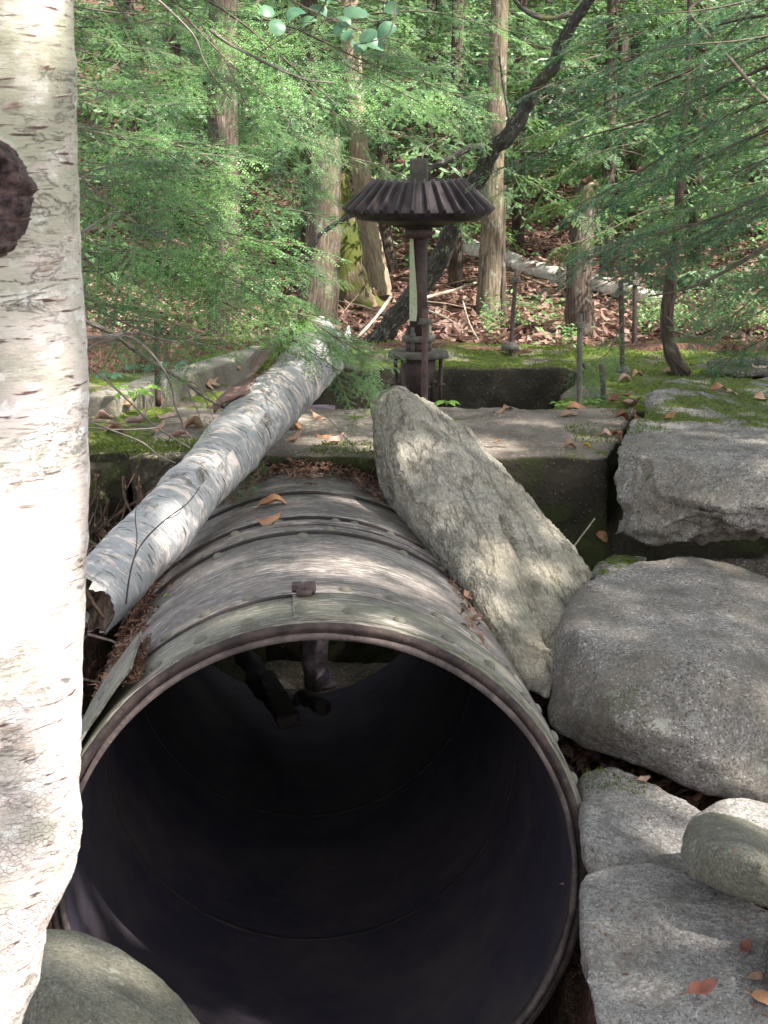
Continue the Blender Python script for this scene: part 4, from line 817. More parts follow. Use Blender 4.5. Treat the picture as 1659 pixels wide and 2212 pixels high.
# second hemlock: long limb coming from above the frame toward the gear
uh = empty('hemlock_tree', (-1.0, 7.6, 1.0), 'tall hemlock with pale green sprays hanging over the top centre above the gear', 'tree')
trunk(uh, [(-1.0, 10.6, 1.0), (-.98, 10.6, 3), (-.9, 10.6, 6)], [.11, .09, .05], M_HBARK)
Ub = [(330, -60, 720, 190, 7.2, 6.3), (480, 40, 950, 190, 7.0, 6.4), (560, 60, 1080, 190, 6.8, 6.6), (400, 20, 680, 350, 6.8, 6.2), (520, 100, 760, 330, 6.7, 6.5), (620, 130, 860, 270, 6.8, 6.7), (430, 60, 560, 300, 6.5, 6.1),
      (250, -40, 620, 90, 7.2, 6.6), (560, -40, 900, 120, 7.4, 7.0), (200, -30, 420, 230, 6.9, 6.3), (640, 150, 1010, 230, 7.0, 7.0), (700, 230, 850, 350, 8.6, 8.8), (480, 180, 700, 420, 6.9, 6.7), (760, 60, 1120, 130, 9.2, 9.2), (560, 260, 740, 330, 8.2, 8.3), (560, 350, 760, 430, 8.2, 8.4), (600, 180, 780, 260, 8, 8.2), (1300, 120, 1000, 190, 10.2, 10.2), (1420, 200, 1120, 300, 9.8, 9.8), (1400, 300, 1150, 370, 9.6, 9.6), (1420, 380, 1130, 450, 9.8, 9.7), (1460, 440, 1180, 520, 9.6, 9.5), (1350, 60, 1090, 130, 10, 10), (1300, 240, 1020, 330, 10.4, 10.2), (1180, 210, 1330, 270, 9.7, 9.6), (1200, 290, 1340, 350, 9.7, 9.6), (1330, 380, 1200, 440, 9.7, 9.6), (1190, 430, 1330, 500, 9.7, 9.6), (1330, 480, 1210, 545, 9.7, 9.6), (1180, 100, 1340, 160, 9.7, 9.7), (1010, 280, 1120, 330, 9.8, 9.7), (1000, 360, 1110, 420, 9.8, 9.7), (1120, 390, 1010, 450, 9.8, 9.7), (600, 280, 730, 330, 8.6, 8.6), (760, 380, 640, 440, 8.6, 8.5), (610, 120, 760, 170, 8.6, 8.6), (620, 400, 730, 470, 8.4, 8.4),  (760, 150, 1090, 250, 9.2, 9.0), (700, 240, 1040, 330, 9.4, 9.2), (720, 330, 1010, 420, 9.6, 9.4), (800, 20, 1200, 60, 9, 9), (350, 100, 600, 250, 7.1, 6.7)]
for i, (x0, y0, x1, y1, d0, d1) in enumerate(Ub): put_bough(B_NEAR[(i+1) % 5], P(x0, y0, d0), P(x1, y1, d1), uh, ROT.uniform(.2, .7))
# right hemlock, trunk just outside the right edge
rh = empty('hemlock_tree', (2.05, 6.0, ground_z(2.05, 6.0)), 'dark green feathery hemlock reaching in from the right picture edge', 'tree')
trunk(rh, [(2.05, 6.0, .7), (2.0, 6.0, 2.5), (1.95, 6.1, 5)], [.08, .065, .03], M_HBARK)
Rb_ = [(1800, 20, 1130, 120, 5.4, 5.9), (1800, 60, 1160, 200, 5.6, 6.2), (1780, 120, 1060, 300, 5.6, 6.4), (1760, 60, 1290, 90, 5.2, 5.2), (1780, 180, 1190, 400, 5.6, 6.2), (1780, 260, 1240, 380, 5.8, 6.4),
       (1820, 360, 1180, 545, 5.8, 6.3), (1800, 430, 1250, 500, 6.0, 6.6), (1760, 420, 1260, 560, 5.8, 6.2), (1740, 120, 1400, 330, 5.2, 5.5), (1750, -20, 1250, 20, 5.3, 5.6), (1760, 520, 1460, 700, 5.8, 6.0),
       (1780, 560, 1480, 700, 6.2, 6.6), (1800, 200, 1500, 250, 5.0, 5.1), (1780, 300, 1520, 500, 5.4, 5.6), (1760, 660, 1500, 790, 6.0, 6.6), (1700, -40, 1420, 200, 5.4, 5.8), (1800, 520, 1560, 600, 5.4, 5.6), (1700, 100, 1380, 180, 5.5, 5.8), (1720, 240, 1400, 290, 5.6, 5.9), (1740, 320, 1440, 420, 5.7, 5.9), (1500, 160, 1200, 260, 6, 6.3), (1700, 440, 1450, 520, 5.6, 5.9), (1500, 40, 1180, 90, 5.8, 6.2), (1560, 330, 1300, 430, 6, 6.2), (1700, 20, 1480, 110, 5.2, 5.4), (1740, 560, 1540, 640, 5.8, 6)]
for i, (x0, y0, x1, y1, d0, d1) in enumerate(Rb_): put_bough(B_DARK[i % 4], P(x0, y0, d0), P(x1, y1, d1), rh, -ROT.uniform(.15, .6))
for i, (x0, y0, x1, y1, d0, d1) in enumerate([(1800, 180, 1300, 250, 7.4, 7.6), (1820, 300, 1330, 340, 7.6, 8), (1800, 400, 1380, 430, 7.2, 7.6), (1800, 90, 1250, 150, 7.8, 8), (1800, 500, 1430, 560, 7.4, 7.8), (1800, 0, 1400, 60, 7, 7.4), (1800, 620, 1540, 680, 7.6, 8.2), (1700, 260, 1350, 470, 7.4, 8.2)]): put_bough(B_NEAR[i % 5], P(x0, y0, d0), P(x1, y1, d1), rh, -ROT.uniform(.2, .6))
obj('limb', px_tube([(1800, 440), (1659, 530), (1560, 590), (1480, 625), (1400, 640)], 5.8, 6.2, 11, 4, 8, 4, .2), M_WOOD, rh)
obj('limb', px_tube([(1560, -20), (1500, 40), (1560, 130), (1600, 190), (1659, 230)][0:1]+[(1490, 20), (1530, 75), (1580, 130), (1640, 200), (1720, 260)], 5.6, 5.4, 6, 9, 8, 4, .2), M_WOOD, rh)
# slim young hemlock standing on the mossy concrete
sh = empty('hemlock_tree', P(1455, 792, 8.35), 'slim young hemlock with a mossy flared foot on the concrete behind the granite block', 'tree')
obj('trunk', px_tube([(1478, 812), (1462, 785), (1447, 745), (1440, 700), (1445, 640), (1452, 580), (1462, 520), (1466, 450), (1470, 380), (1474, 300), (1480, 240), (1486, 150), (1490, 0), (1495, -120)], 8.3, 8.2, 36, 8, 16, 4, .2), M_HBARK, sh)
Sb = [(1460, 640, 1640, 740, 8.2, 7.9), (1465, 480, 1280, 560, 8.2, 7.8), (1470, 400, 1620, 470, 8.2, 8.0), (1450, 560, 1590, 640, 8.2, 7.6), (1445, 690, 1560, 790, 8.2, 7.8), (1350, 700, 1220, 860, 7.6, 7.2), (1470, 330, 1330, 420, 8.2, 8.0), (1480, 200, 1380, 300, 8.2, 8), (1445, 720, 1660, 760, 8.2, 8.2)]
for i, (x0, y0, x1, y1, d0, d1) in enumerate(Sb): put_bough(B_DARK[(i+2) % 4], P(x0, y0, d0), P(x1, y1, d1), sh, ROT.uniform(-.4, .4))
# short green sprays lying around the upper log and over the gap
fs = [(700, 790, 815, 830, 5.9, 5.8, 'green hemlock spray draped over the broken end of the fallen log'), (700, 745, 780, 790, 5.9, 5.85, 'small hemlock spray beside the broken log end'), (580, 985, 500, 1070, 5.5, 5.35, 'hemlock sprig lying between fallen log and pipe'), (700, 900, 800, 985, 5.75, 5.7, 'hemlock sprig on the concrete edge left of the leaning rock'),
      (770, 890, 740, 970, 5.8, 5.7, 'small upright hemlock sprig against the leaning rock'), (445, 900, 455, 960, 5.4, 5.3, 'tiny upright hemlock sprig by the fallen log')]
for i, (x0, y0, x1, y1, d0, d1, lab) in enumerate(fs):
    e = empty('hemlock_sprig', P(x0, y0, d0), lab, 'sprig'); put_bough(B_NEAR[i % 5], P(x0, y0, d0), P(x1, y1, d1), e, ROT.uniform(-.3, .3), 'spray')
M_BROWNB = m_bark('brown_bark', (.075, .06, .042), (.20, .16, .11), lich=.5)
# ---- trunks further back
def ptrunk(name, label, pts, w0, w1, d, mat, cat='tree', moss=None, d1=None, group=None):
    e = empty(name, P(pts[0][0], pts[0][1], d), label, cat, group)
    o = obj('trunk', px_tube(pts, d, d1 or d, w0, w1, 28, 4, .14), mat, e); solid(o); return e
ptrunk('tree', 'broad dark trunk standing behind the broken end of the fallen log', [(678, 745), (682, 700), (690, 640), (694, 560), (700, 480), (704, 380), (706, 300)], 96, 60, 10.4, m_bark('dark_bark', (.07, .055, .04), (.17, .135, .10), lich=.2))
ptrunk('tree', 'moss-covered thick trunk just behind the broad dark trunk', [(800, 690), (765, 640), (750, 590), (738, 520), (728, 450), (720, 380)], 92, 66, 11.3, M_HBARK2)
ptrunk('tree', 'tan trunk leaning slightly left, left of the gear shaft', [(832, 700), (824, 655), (812, 590), (800, 520), (788, 450), (765, 200), (750, -100)], 56, 36, 11.6, M_TBARK)
ptrunk('tree', 'slim dark trunk close behind the tan leaning trunk', [(856, 660), (850, 615), (840, 550), (832, 480), (828, 300), (825, -100)], 32, 22, 12.4, M_HBARK)
ptrunk('tree', 'straight tan trunk with bright patches right of the gear', [(1052, 690), (1056, 640), (1060, 540), (1062, 470), (1068, 300), (1075, 150), (1078, 0), (1080, -150)], 54, 34, 11.0, M_BROWNB)
ptrunk('tree', 'thin dark stem pressed against the straight tan trunk', [(1088, 685), (1086, 620), (1085, 540), (1088, 400)], 16, 12, 11.1, M_HBARK)
ptrunk('tree', 'brown trunk behind the anchor rods at the sunlit long log', [(1256, 735), (1252, 690), (1250, 620), (1255, 540), (1262, 470), (1268, 400)], 64, 44, 10.1, M_HBARK)
ptrunk('tree', 'short dark trunk behind the concrete curb', [(470, 800), (470, 770), (474, 700), (478, 600), (480, 400), (478, 250)], 62, 20, 9.6, M_HBARK)
ptrunk('tree', 'reddish dark trunk high in the left background', [(378, 620), (378, 450), (374, 290), (370, 150), (366, -80)], 46, 34, 19, m_bark('red_bark', (.09, .05, .04), (.20, .13, .10), lich=.1))
rg = random.Random(5)
for k in range(14):
    d = rg.uniform(19, 36); px = rg.uniform(-100, 1760)
    if 330 < px < 420: continue
    x = P(px, 500, d).x; z = ground_z(x, d); r = rg.uniform(.06, .16)
    e = empty('background_tree', (x, d, z), ['slender', 'stout', 'dim', 'straight'][k % 4]+' background trunk deep in the forest behind the hemlock sprays', 'tree', 'trunks deep in the forest')
    e['label'] = 'distant forest trunk deep behind the hemlock sprays'
    trunk(e, [(x, d, z-.2), (x+rg.uniform(-.1, .1), d, z+2.5), (x+rg.uniform(-.3, .3), d, z+6)], [r*1.15, r, r*.8], [M_HBARK, M_HBARK, M_LICH][k % 3], 12, 3)
# ---- understory of far hemlocks
def far_hemlock(x, y, h, nb, lab, meshes, rmax, zlo=.4, grp='hemlocks filling the forest behind the gear'):
    z = ground_z(x, y); e = empty('hemlock_tree', (x, y, z), lab, 'tree', grp)
    trunk(e, [(x, y, z-.1), (x, y, z+h*.5), (x+.05, y, z+h)], [.05, .04, .012], M_HBARK, 8, 2)
    for k in range(nb):
        f = (k+.5)/nb; hz = zlo+(h-zlo)*f; a = k*2.4+rg.uniform(-.4, .4); L = rmax*(1-.75*f)*rg.uniform(.7, 1.1)+.2
        s = Vector((x, y, z+hz)); put_bough(meshes[k % len(meshes)], s, s+Vector((cos(a)*L, sin(a)*L, rg.uniform(-.35, .12)*L)), e, rg.uniform(-.3, .3))
sp = [(-3.6, 9.6, 4.2, 34, 1.5), (-2.2, 11.5, 4.2, 34, 1.5), (-.6, 13.4, 4.4, 34, 1.4), (.4, 14.8, 4, 32, 1.4), (1.9, 13.8, 4.4, 34, 1.5), (2.9, 11.2, 4.0, 34, 1.4), (3.9, 13, 4.5, 34, 1.6), (-4.4, 13.5, 4.6, 34, 1.6), (-2.9, 15.5, 5, 34, 1.7), (-.9, 17, 5, 34, 1.7),
      (1.2, 17.5, 5, 34, 1.7), (3, 16.6, 5, 34, 1.7), (5, 16, 5, 34, 1.7), (-5.4, 18, 5.5, 34, 2), (-3, 20, 5.5, 34, 2), (-.4, 21.5, 6, 34, 2), (2, 21, 6, 34, 2), (4.4, 20.5, 6, 34, 2), (6.6, 21, 6, 34, 2), (-1.6, 25, 7, 34, 2.4), (1, 26, 7, 34, 2.4), (4, 26, 7, 34, 2.4), (7, 26, 7, 34, 2.4), (-5, 25, 7, 34, 2.4), (-8, 24, 7, 34, 2.4), (2.7, 9.6, 2.4, 26, .9)]
sp2 = [(rg.uniform(-.26, .32)*yy_, yy_, 3.6+.12*(yy_-13), 1.5) for yy_ in [14.3, 15.1, 16.2, 17.3, 18.2, 19.4, 20.4, 21.6, 22.5, 23.6, 24.6, 25.8, 27, 28.5, 30, 31, 18.8, 22, 26.4, 29]]+[(.5, 11.8, 4.2, 1.3), (1.6, 12.2, 4.2, 1.3), (-.5, 12.0, 4, 1.3), (1.05, 13.3, 4.4, 1.4), (2.3, 12.6, 4, 1.3), (0, 15.6, 4.6, 1.5), (2.2, 15.2, 4.6, 1.5), (-1.7, 14.2, 4.6, 1.5), (3.3, 14.4, 4.6, 1.5), (.9, 16.4, 5, 1.6), (-.9, 19, 5.6, 1.8), (.6, 19.5, 5.6, 1.8), (3.2, 18.6, 5.4, 1.8)]
for k, (x, y, h, nb, rm) in enumerate(sp):
    far_hemlock(x, y, h, nb, 'soft green hemlock among many in the forest background', B_FAR if k % 3 else B_MID, rm, .9 if y < 16 and abs(x) < 2.2 else .3)
for k, (x, y, h, rm) in enumerate(sp2): far_hemlock(x, y, h, 34, 'soft green hemlock among many in the forest background', B_FAR, rm, .62+.02*(15-y) if y > 13 else .85)
# ---- broad leaves
def leaf_shape(L=1., W=.55, fold=.12, curl=.1, n=6, pointy=.6):
    V, Fc = [], []
    for i in range(n+1):
        t = i/n; w = W*.5*math.sin(pi*t**.85)**pointy*(1 if 0 < i < n else .02)
        for s in (-1, 0, 1): V.append((t*L, s*w, abs(s)*fold*w*2-curl*L*(t-.4)**2*2))
    for i in range(n):
        for s in (0, 1): a = i*3+s; Fc.append((a, a+1, a+4, a+3))
    return np.array(V), np.array(Fc)
def scatter(places, shapes):             # places: (pos, normal, size)
    VV, FF = [], []; off = 0
    for p, nrm, s in places:
        V, Fc = shapes[RNG.integers(len(shapes))]; a = RNG.uniform(0, 2*pi); z = Vector(nrm).normalized(); x = z.orthogonal().normalized(); x.rotate(Matrix.Rotation(a, 3, z)); y = z.cross(x)
        M = np.array([x, y, z]); VV.append((V*s) @ M+np.array(p)); FF.append(Fc+off); off += len(V)
    return np.concatenate(VV), np.concatenate(FF)
M_DRY = m_dry('dry_leaf'); 
LS = [leaf_shape(1, .55, f, c, 4, .7) for f, c in ((.25, .5), (-.3, -.4), (.5, .9), (.1, .2), (-.2, .7), (.6, -.6))]
BV = bvh(COLL)
def drop(x, y, z0=3.2):
    h = BV.ray_cast(Vector((x, y, z0)), Vector((0, 0, -1))); return (h[0], h[1]) if h[0] else (None, None)
def hit(px, py):
    h = BV.ray_cast(Vector((0, 0, CAMZ)), ray(px, py)); return (h[0], h[1] if h[1].dot(ray(px, py)) < 0 else -h[1]) if h[0] else (None, None)
# litter as one uncountable mass
pl = []
def jit(n, s=.45): return Vector((n.x+RNG.normal(0, s), n.y+RNG.normal(0, s), n.z+.3)).normalized()
for k in range(15000):
    y = 8.5+10*RNG.random()**1.4; x = RNG.uniform(-.30, .30)*y*1.1
    if abs(x) < 0: continue
    p, n_ = drop(x, y, 1.0+.25*(y-8)+.6)
    if p and n_.z > .5 and not (y < 9.65 and abs(x) < 2.4): pl.append((p+Vector((0, 0, .01)), jit(n_), RNG.uniform(.05, .10)))
for k in range(5200):                    # near ground, left gap and right crevices
    x, y = RNG.uniform(-2.6, -.5), RNG.uniform(3.3, 5.9)
    p, n_ = drop(x, y)
    if p and n_.z > .35 and abs(p.z-ground_z(x, y)) < .06: pl.append((p+Vector((0, 0, .008)), jit(n_, .6), RNG.uniform(.03, .08)))
for k in range(2600):
    x, y = RNG.uniform(.45, 1.6), RNG.uniform(3.6, 5.6)
    p = Vector((x, y, ground_z(x, y)+.012)); pl.append((p, jit(Vector((0, 0, 1)), .5), RNG.uniform(.03, .075)))
V, Fc = scatter(pl, LS); lo = bpy.data.objects.new('leaf_litter', np_mesh('leaf_litter', V, Fc, [M_DRY])); C.objects.link(lo); tag(lo, 'carpet of dry brown and pinkish beech leaves over the forest floor', 'leaf litter', kind='stuff')
# fine debris packed where pipe meets concrete, log and leaning rock, and in the plate gap
pl = []; NS = [leaf_shape(1, .10, .2, .4, 2, .7), leaf_shape(1, .3, .3, .6, 3, .7), leaf_shape(1, .06, .2, .2, 2, .7)]
for k in range(5200):
    u_ = RNG.random(); L = 1.25+.8*RNG.random()**.7 if u_ < .62 else RNG.uniform(.3, 1.9)
    a = RNG.normal(0, .5) if u_ < .62 else (RNG.normal(.70, .03)+.02*(L-1) if u_ < .66 else RNG.normal(-.98+.13*L, .07))
    if u_ < .62 and L < 1.62+.25*abs(sin(a*9))+.1*RNG.random()-abs(a)*.35: continue
    p = pp(L, a, .66+.03*RNG.random()*(L > 1.6)); pl.append((p, jit(AR*sin(a)+AU*cos(a), .5), RNG.uniform(.02, .06)))
for k in range(900):
    j = RNG.random(); a = R(-38.5)-abs(RNG.normal(0, .028)); L = .33*j; pl.append((pp(L, a, .667+.016*RNG.random()), jit(AR*sin(a)+AU*cos(a), .6), RNG.uniform(.008, .022)))
for k in range(350):
    a = R(-39)-R(30)*RNG.random(); pl.append((pp(.335+.02*RNG.random(), a, .668), jit(AR*sin(a)+AU*cos(a), .6), RNG.uniform(.008, .025)))
M_NEED = m_leaf('orange_needles', (.09, .045, .03), (.24, .13, .085), .1, 40, .8)
V, Fc = [], []
vv = scatter([q for q in pl], [(s[0][:9], s[1][:4]) for s in NS]); lo = bpy.data.objects.new('needle_litter', np_mesh('needle_litter', vv[0], vv[1], [M_NEED])); C.objects.link(lo); tag(lo, 'rusty needle and leaf debris packed along the pipe crevices', 'needle litter', kind='stuff')
pl = []
for k in range(900):
    px = RNG.uniform(1150, 1659); py = RNG.uniform(830, 2200); p, n_ = hit(px, py)
    if p is None or n_.z < .35 or noise.fractal(p*4, 1, 2, 3) < .05: continue
    pl.append((p+n_*.002, jit(n_, .2), RNG.uniform(.008, .03)))
vv = scatter(pl, [(q[0][:9], q[1][:4]) for q in NS]); lo = bpy.data.objects.new('needle_litter', np_mesh('needle_litter', vv[0], vv[1], [M_NEED])); C.objects.link(lo); tag(lo, 'scattered brown needles and crumbs on top of the granite rocks at the right', 'needle litter', kind='stuff')
# twiggy litter
VV = ([], [])
tl = []
for k in range(420):
    if k < 260: x, y = RNG.uniform(-1.6, -.75), RNG.uniform(4.3, 5.8)
    else: x, y = RNG.uniform(-2, 3), RNG.uniform(9.8, 14)
    z = ground_z(x, y)+.02; a = RNG.uniform(0, 2*pi); L = RNG.uniform(.06, .25)*(1 if k < 260 else 3); d = Vector((cos(a), sin(a), RNG.normal(0, .3)))
    tl.append(tube([(x, y, z), Vector((x, y, z))+d*L*.5+Vector((0, 0, .01)), Vector((x, y, z))+d*L], [.005, .004, .002], 5))
vf = join(*tl); tag(obj('twig_litter', vf[:2], m_flat('litter_twig', (.10, .07, .05), (.24, .18, .13), 20)), 'small fallen twigs strewn through the dry leaves', 'twig litter', kind='stuff')
# moss tufts
pl = []; MS = [leaf_shape(1, .22, .1, .1, 2, .6)]
def moss_at(n, fx, rng, zmin=.45, s=(.010, .022)):
    for _ in range(n):
        x, y = fx(); p, n_ = drop(x, y)
        if p is None or n_.z < zmin: continue
        if noise.fractal(Vector((p.x*2.5, p.y*2.5, 1.7)), 1, 2, 4) < rng: continue
        dv = Vector((RNG.normal(0, .6), RNG.normal(0, .6), 1)).normalized(); pl.append((p-dv*.002, dv.orthogonal(), RNG.uniform(*s)))
moss_at(16000, lambda: (RNG.uniform(-.9, 2.0), RNG.uniform(8.52, 9.62)), -.02, s=(.014, .030))
moss_at(7000, lambda: (RNG.uniform(.75, 1.9), RNG.uniform(7.0, 8.6)), .08)
moss_at(9000, lambda: (RNG.uniform(.95, 2.0), RNG.uniform(6.0, 7.4)), .05, s=(.008, .018))
moss_at(5000, lambda: (RNG.uniform(-1.25, -.65), RNG.uniform(5.72, 6.1)), -.3, zmin=.1, s=(.014, .034))
moss_at(4000, lambda: (RNG.uniform(-.5, .05), RNG.uniform(5.75, 6.1)), 0., zmin=.2)
moss_at(3000, lambda: (RNG.uniform(.70, 1.0), RNG.uniform(5.8, 6.9)), .0)
moss_at(2500, lambda: (RNG.uniform(.55, 1.9), RNG.uniform(3.6, 5.9)), .42, zmin=.3, s=(.006, .014))
moss_at(900, lambda: (RNG.uniform(.50, .66), RNG.uniform(3.9, 4.1)), .0, zmin=.1, s=(.006, .016))
for _ in range(2600):
    t = RNG.choice([7.3, 7.8, 8.4, 8.8])+RNG.normal(0, .12); s_ = RNG.normal(-.30, .10); t = min(8.95, max(6.9, t))
    p, d, s2, u = on_log(t, s_, 1, .004); pl.append((p, (s2+Vector((RNG.normal(0, .7), RNG.normal(0, .7), RNG.normal(0, .7)))).normalized(), RNG.uniform(.010, .024)))
M_MOSS = m_leaf('moss_fronds', (.035, .06, .010), (.15, .19, .028), .3, 9, .8)
V, Fc = scatter(pl, MS); lo = bpy.data.objects.new('moss', np_mesh('moss', V, Fc, [M_MOSS])); C.objects.link(lo); tag(lo, 'soft green moss tufts growing over concrete, rock and the broken log end', 'moss', kind='stuff')
# low green ground cover behind
M_FERN = m_leaf('ground_cover_leaves', (.07, .14, .06), (.26, .38, .16), .4, 3)
pl = []
for k in range(15000):
    if k < 5000: x, y = RNG.uniform(.6, 2.6), RNG.uniform(9.6, 10.6)
    elif k < 12500: x, y = RNG.uniform(1.6, 5.5), RNG.uniform(9.4, 15)
    else: x, y = RNG.uniform(-3.4, -1.2), RNG.uniform(8, 12)
    m_ = noise.fractal(Vector((x*1.6, y*1.6, 9)), 1, 2, 3)
    if m_ < .0: continue
    z = ground_z(x, y)+RNG.uniform(0, .12+.25*m_); pl.append(((x, y, z), jit(Vector((0, -.3, 1)), .5), RNG.uniform(.02, .05)))
for k in range(16000):
    y = RNG.uniform(12.5, 32); x = RNG.uniform(-.3, .34)*y; m_ = noise.fractal(Vector((x*.7, y*.7, 4)), 1, 2, 3)
    if m_ < -.1: continue
    pl.append(((x, y, ground_z(x, y)+RNG.uniform(0, .25+.5*max(0, m_))), jit(Vector((0, -.4, 1)), .5), RNG.uniform(.05, .11)))
V, Fc = scatter(pl, [leaf_shape(1, .45, .15, .2, 3, .7)]); lo = bpy.data.objects.new('ground_cover', np_mesh('ground_cover', V, Fc, [M_FERN])); C.objects.link(lo); tag(lo, 'low leafy green ground cover beyond the mossy concrete', 'ground cover', kind='stuff')
# individual dead leaves one could pick up
def m_one(name, c1, c2):
    g = NT(name); v = g.co(); u = g.n('TexCoord', out='Object')
    c = g.mix(g.ramp(g.noise(v, 22, 4, .7), .35, .65), c1, c2); c = g.mix(g.math('MULTIPLY', g.ramp(g.noise(v, 90, 3, .6), .58, .66), .6), c, (.12, .06, .04))
    g.done(c, .6, g.bump(g.noise(v, 60, 3), .5, .003), .4); t = g.n('BsdfTranslucent', {'Color': c}); ms = g.n('MixShader', {0: .2, 1: g.b.outputs[0], 2: t}); g.t.links.new(ms, g.o.inputs[0]); return g.m
LM = {'tan': m_one('tan_leaf', (.30, .17, .10), (.48, .32, .21)), 'orange': m_one('orange_leaf', (.33, .15, .07), (.47, .26, .14)), 'red brown': m_one('red_brown_leaf', (.17, .06, .04), (.32, .13, .09)), 'pinkish': m_one('pinkish_leaf', (.36, .22, .18), (.52, .36, .30)), 'yellow': m_one('yellow_leaf', (.50, .34, .05), (.62, .47, .10))}
SHP = [leaf_shape(1, .58, f, c, 8, .62) for f, c in ((.3, .35), (-.35, -.3), (.55, .5), (.15, .1), (.4, -.5))]
def one_leaf(px, py, w, colr, where, rot=None, shp=None, lift=.004, tilt=.25):
    p, n_ = hit(px, py)
    if p is None: return
    s = w*p.y/F*1.12; k = RNG.integers(5) if shp is None else shp; V, Fc = SHP[k]; V = V*s; V[:, 0] -= s*.5
    V[:, 2] += .05*s*np.sin(V[:, 0]/s*9+k); z = Vector((n_.x+RNG.normal(0, tilt), n_.y+RNG.normal(0, tilt)-.1, n_.z+.2)).normalized()
    x = Vector((1, 0, 0)); x = (x-z*x.dot(z)).normalized(); x.rotate(Matrix.Rotation(RNG.uniform(-.9, .9) if rot is None else rot, 3, z)); y = z.cross(x)
    Q = V @ np.array([x, y, z])+np.array(p)+np.array(z)*(lift+s*.06)
    st = tube([Vector(Q[1]), Vector(Q[1])-x*s*.12+z*s*.03, Vector(Q[1])-x*s*.24+z*s*.02], [.0012, .001, .0008], 4)
    o = obj('fallen_leaf', join((Q, Fc.tolist()), st[:2]), LM[colr], origin=tuple(p)); md = o.modifiers.new('s', 'SOLIDIFY'); md.thickness = .0006
    tag(o, f'{colr} dry leaf {where}', 'leaf', 'dry leaves scattered on concrete, rocks and pipe')
one_leaf(592, 1098, 62, 'orange', 'on the pipe crown, nearer the concrete edge', .1, 0, .016, .05); one_leaf(583, 1133, 54, 'orange', 'on the pipe crown, just below another leaf', .3, 1, .016, .05)
SL = [(1098, 884, 30, 'orange', 'at the pit edge on the slab beside a tan leaf'), (1080, 890, 28, 'tan', 'at the pit edge on the slab beside an orange leaf'), (1246, 883, 38, 'orange', 'at the foot of the grey anchor rod'), (1230, 898, 40, 'tan', 'just in front of the leaf at the grey anchor rod'), (1075, 955, 12, 'orange', 'alone and tiny in the middle of the slab'),
 (1232, 967, 30, 'tan', 'near the slab front beside a yellow leaf'), (1268, 968, 22, 'yellow', 'near the front of the slab'), (1310, 942, 26, 'pinkish', 'left of a red leaf by the granite block'), (1333, 944, 28, 'red brown', 'beside the granite block corner'), (1365, 882, 46, 'tan', 'largest of the pile left of the mossy rock'),
 (1345, 905, 34, 'red brown', 'in the pile where slab meets granite block'), (1372, 900, 24, 'orange', 'in the pile under the largest tan leaf'), (1322, 870, 30, 'red brown', 'lying beside the green plants by the pit corner'), (1355, 860, 22, 'orange', 'in the moss above the leaf pile'), (1352, 825, 34, 'pinkish', 'in the moss right of the rod with a round base'), (1378, 812, 26, 'tan', 'in the moss behind the leaf pile')]
for a in SL: one_leaf(*a)
RL = [(1452, 905, 26, 'orange', 'curled up on top of the broken granite block'), (1551, 843, 42, 'orange', 'folded on the mossy rock beside a pinkish leaf'), (1580, 852, 34, 'pinkish', 'on the mossy rock right of an orange leaf'), (1642, 862, 34, 'tan', 'on the mossy rock at the right picture edge'), (1452, 808, 40, 'tan', 'at the foot of the slim young hemlock'), (1640, 795, 32, 'pinkish', 'below the dark flat rock at the right edge')]
for a in RL: one_leaf(*a)
BL = [(1515, 2150, 68, 'red brown', 'flat on the speckled slab at the bottom right'), (1430, 1700, 50, 'tan', 'in the crevice below the largest boulder'), (1505, 1722, 40, 'orange', 'in the crevice near the sunlit cobble'), (1480, 1712, 30, 'pinkish', 'in the crevice between two other leaves'), (1600, 2055, 44, 'red brown', 'curled on the slab beside the small dark rock'),
      (1640, 2120, 50, 'tan', 'upper of two at the bottom right edge'), (1648, 2165, 60, 'orange', 'lowest of all at the bottom right edge'), (1300, 1160, 30, 'orange', 'hanging in the crevice left of the granite block'), (1390, 1690, 26, 'pinkish', 'against the foot of the largest boulder'), (1262, 1652, 36, 'pinkish', 'between the pipe rim and the flat rock')]
for a in BL: one_leaf(*a)
LL = [(275, 870, 30, 'orange', 'at the foot of the curb beside the bright green plant'), (345, 865, 24, 'orange', 'just right of the lone rod beside the curb'), (450, 832, 36, 'tan', 'on the concrete below the middle of the curb'), (460, 826, 28, 'tan', 'with raised edge below the middle of the curb'), (525, 757, 22, 'orange', 'on top of the concrete curb'), (515, 795, 16, 'orange', 'small, in the moss by the curb'),
      (360, 900, 46, 'pinkish', 'under the dead branch on the left concrete'), (420, 925, 50, 'tan', 'beside the fallen log on the left concrete'), (300, 920, 54, 'pinkish', 'in the row across the left concrete'), (250, 935, 52, 'tan', 'at the left end of the row on the concrete'), (340, 930, 50, 'orange', 'in the middle of the row on the left concrete'), (390, 945, 50, 'pinkish', 'lowest in the row by the fallen log'), (225, 905, 40, 'pinkish', 'close behind the birch on the mossy concrete'),
      (630, 925, 50, 'orange', 'right against the fallen log on the concrete'), (690, 905, 40, 'tan', 'behind the needles right of the fallen log'), (700, 945, 34, 'orange', 'on the mossy edge above the pipe end'), (730, 960, 40, 'pinkish', 'just left of the leaning rock on the mossy edge'), (640, 955, 34, 'tan', 'low beside the fallen log'), (812, 771, 14, 'orange', 'bright spot on the moss left of the flange')]
for a in LL: one_leaf(*a)
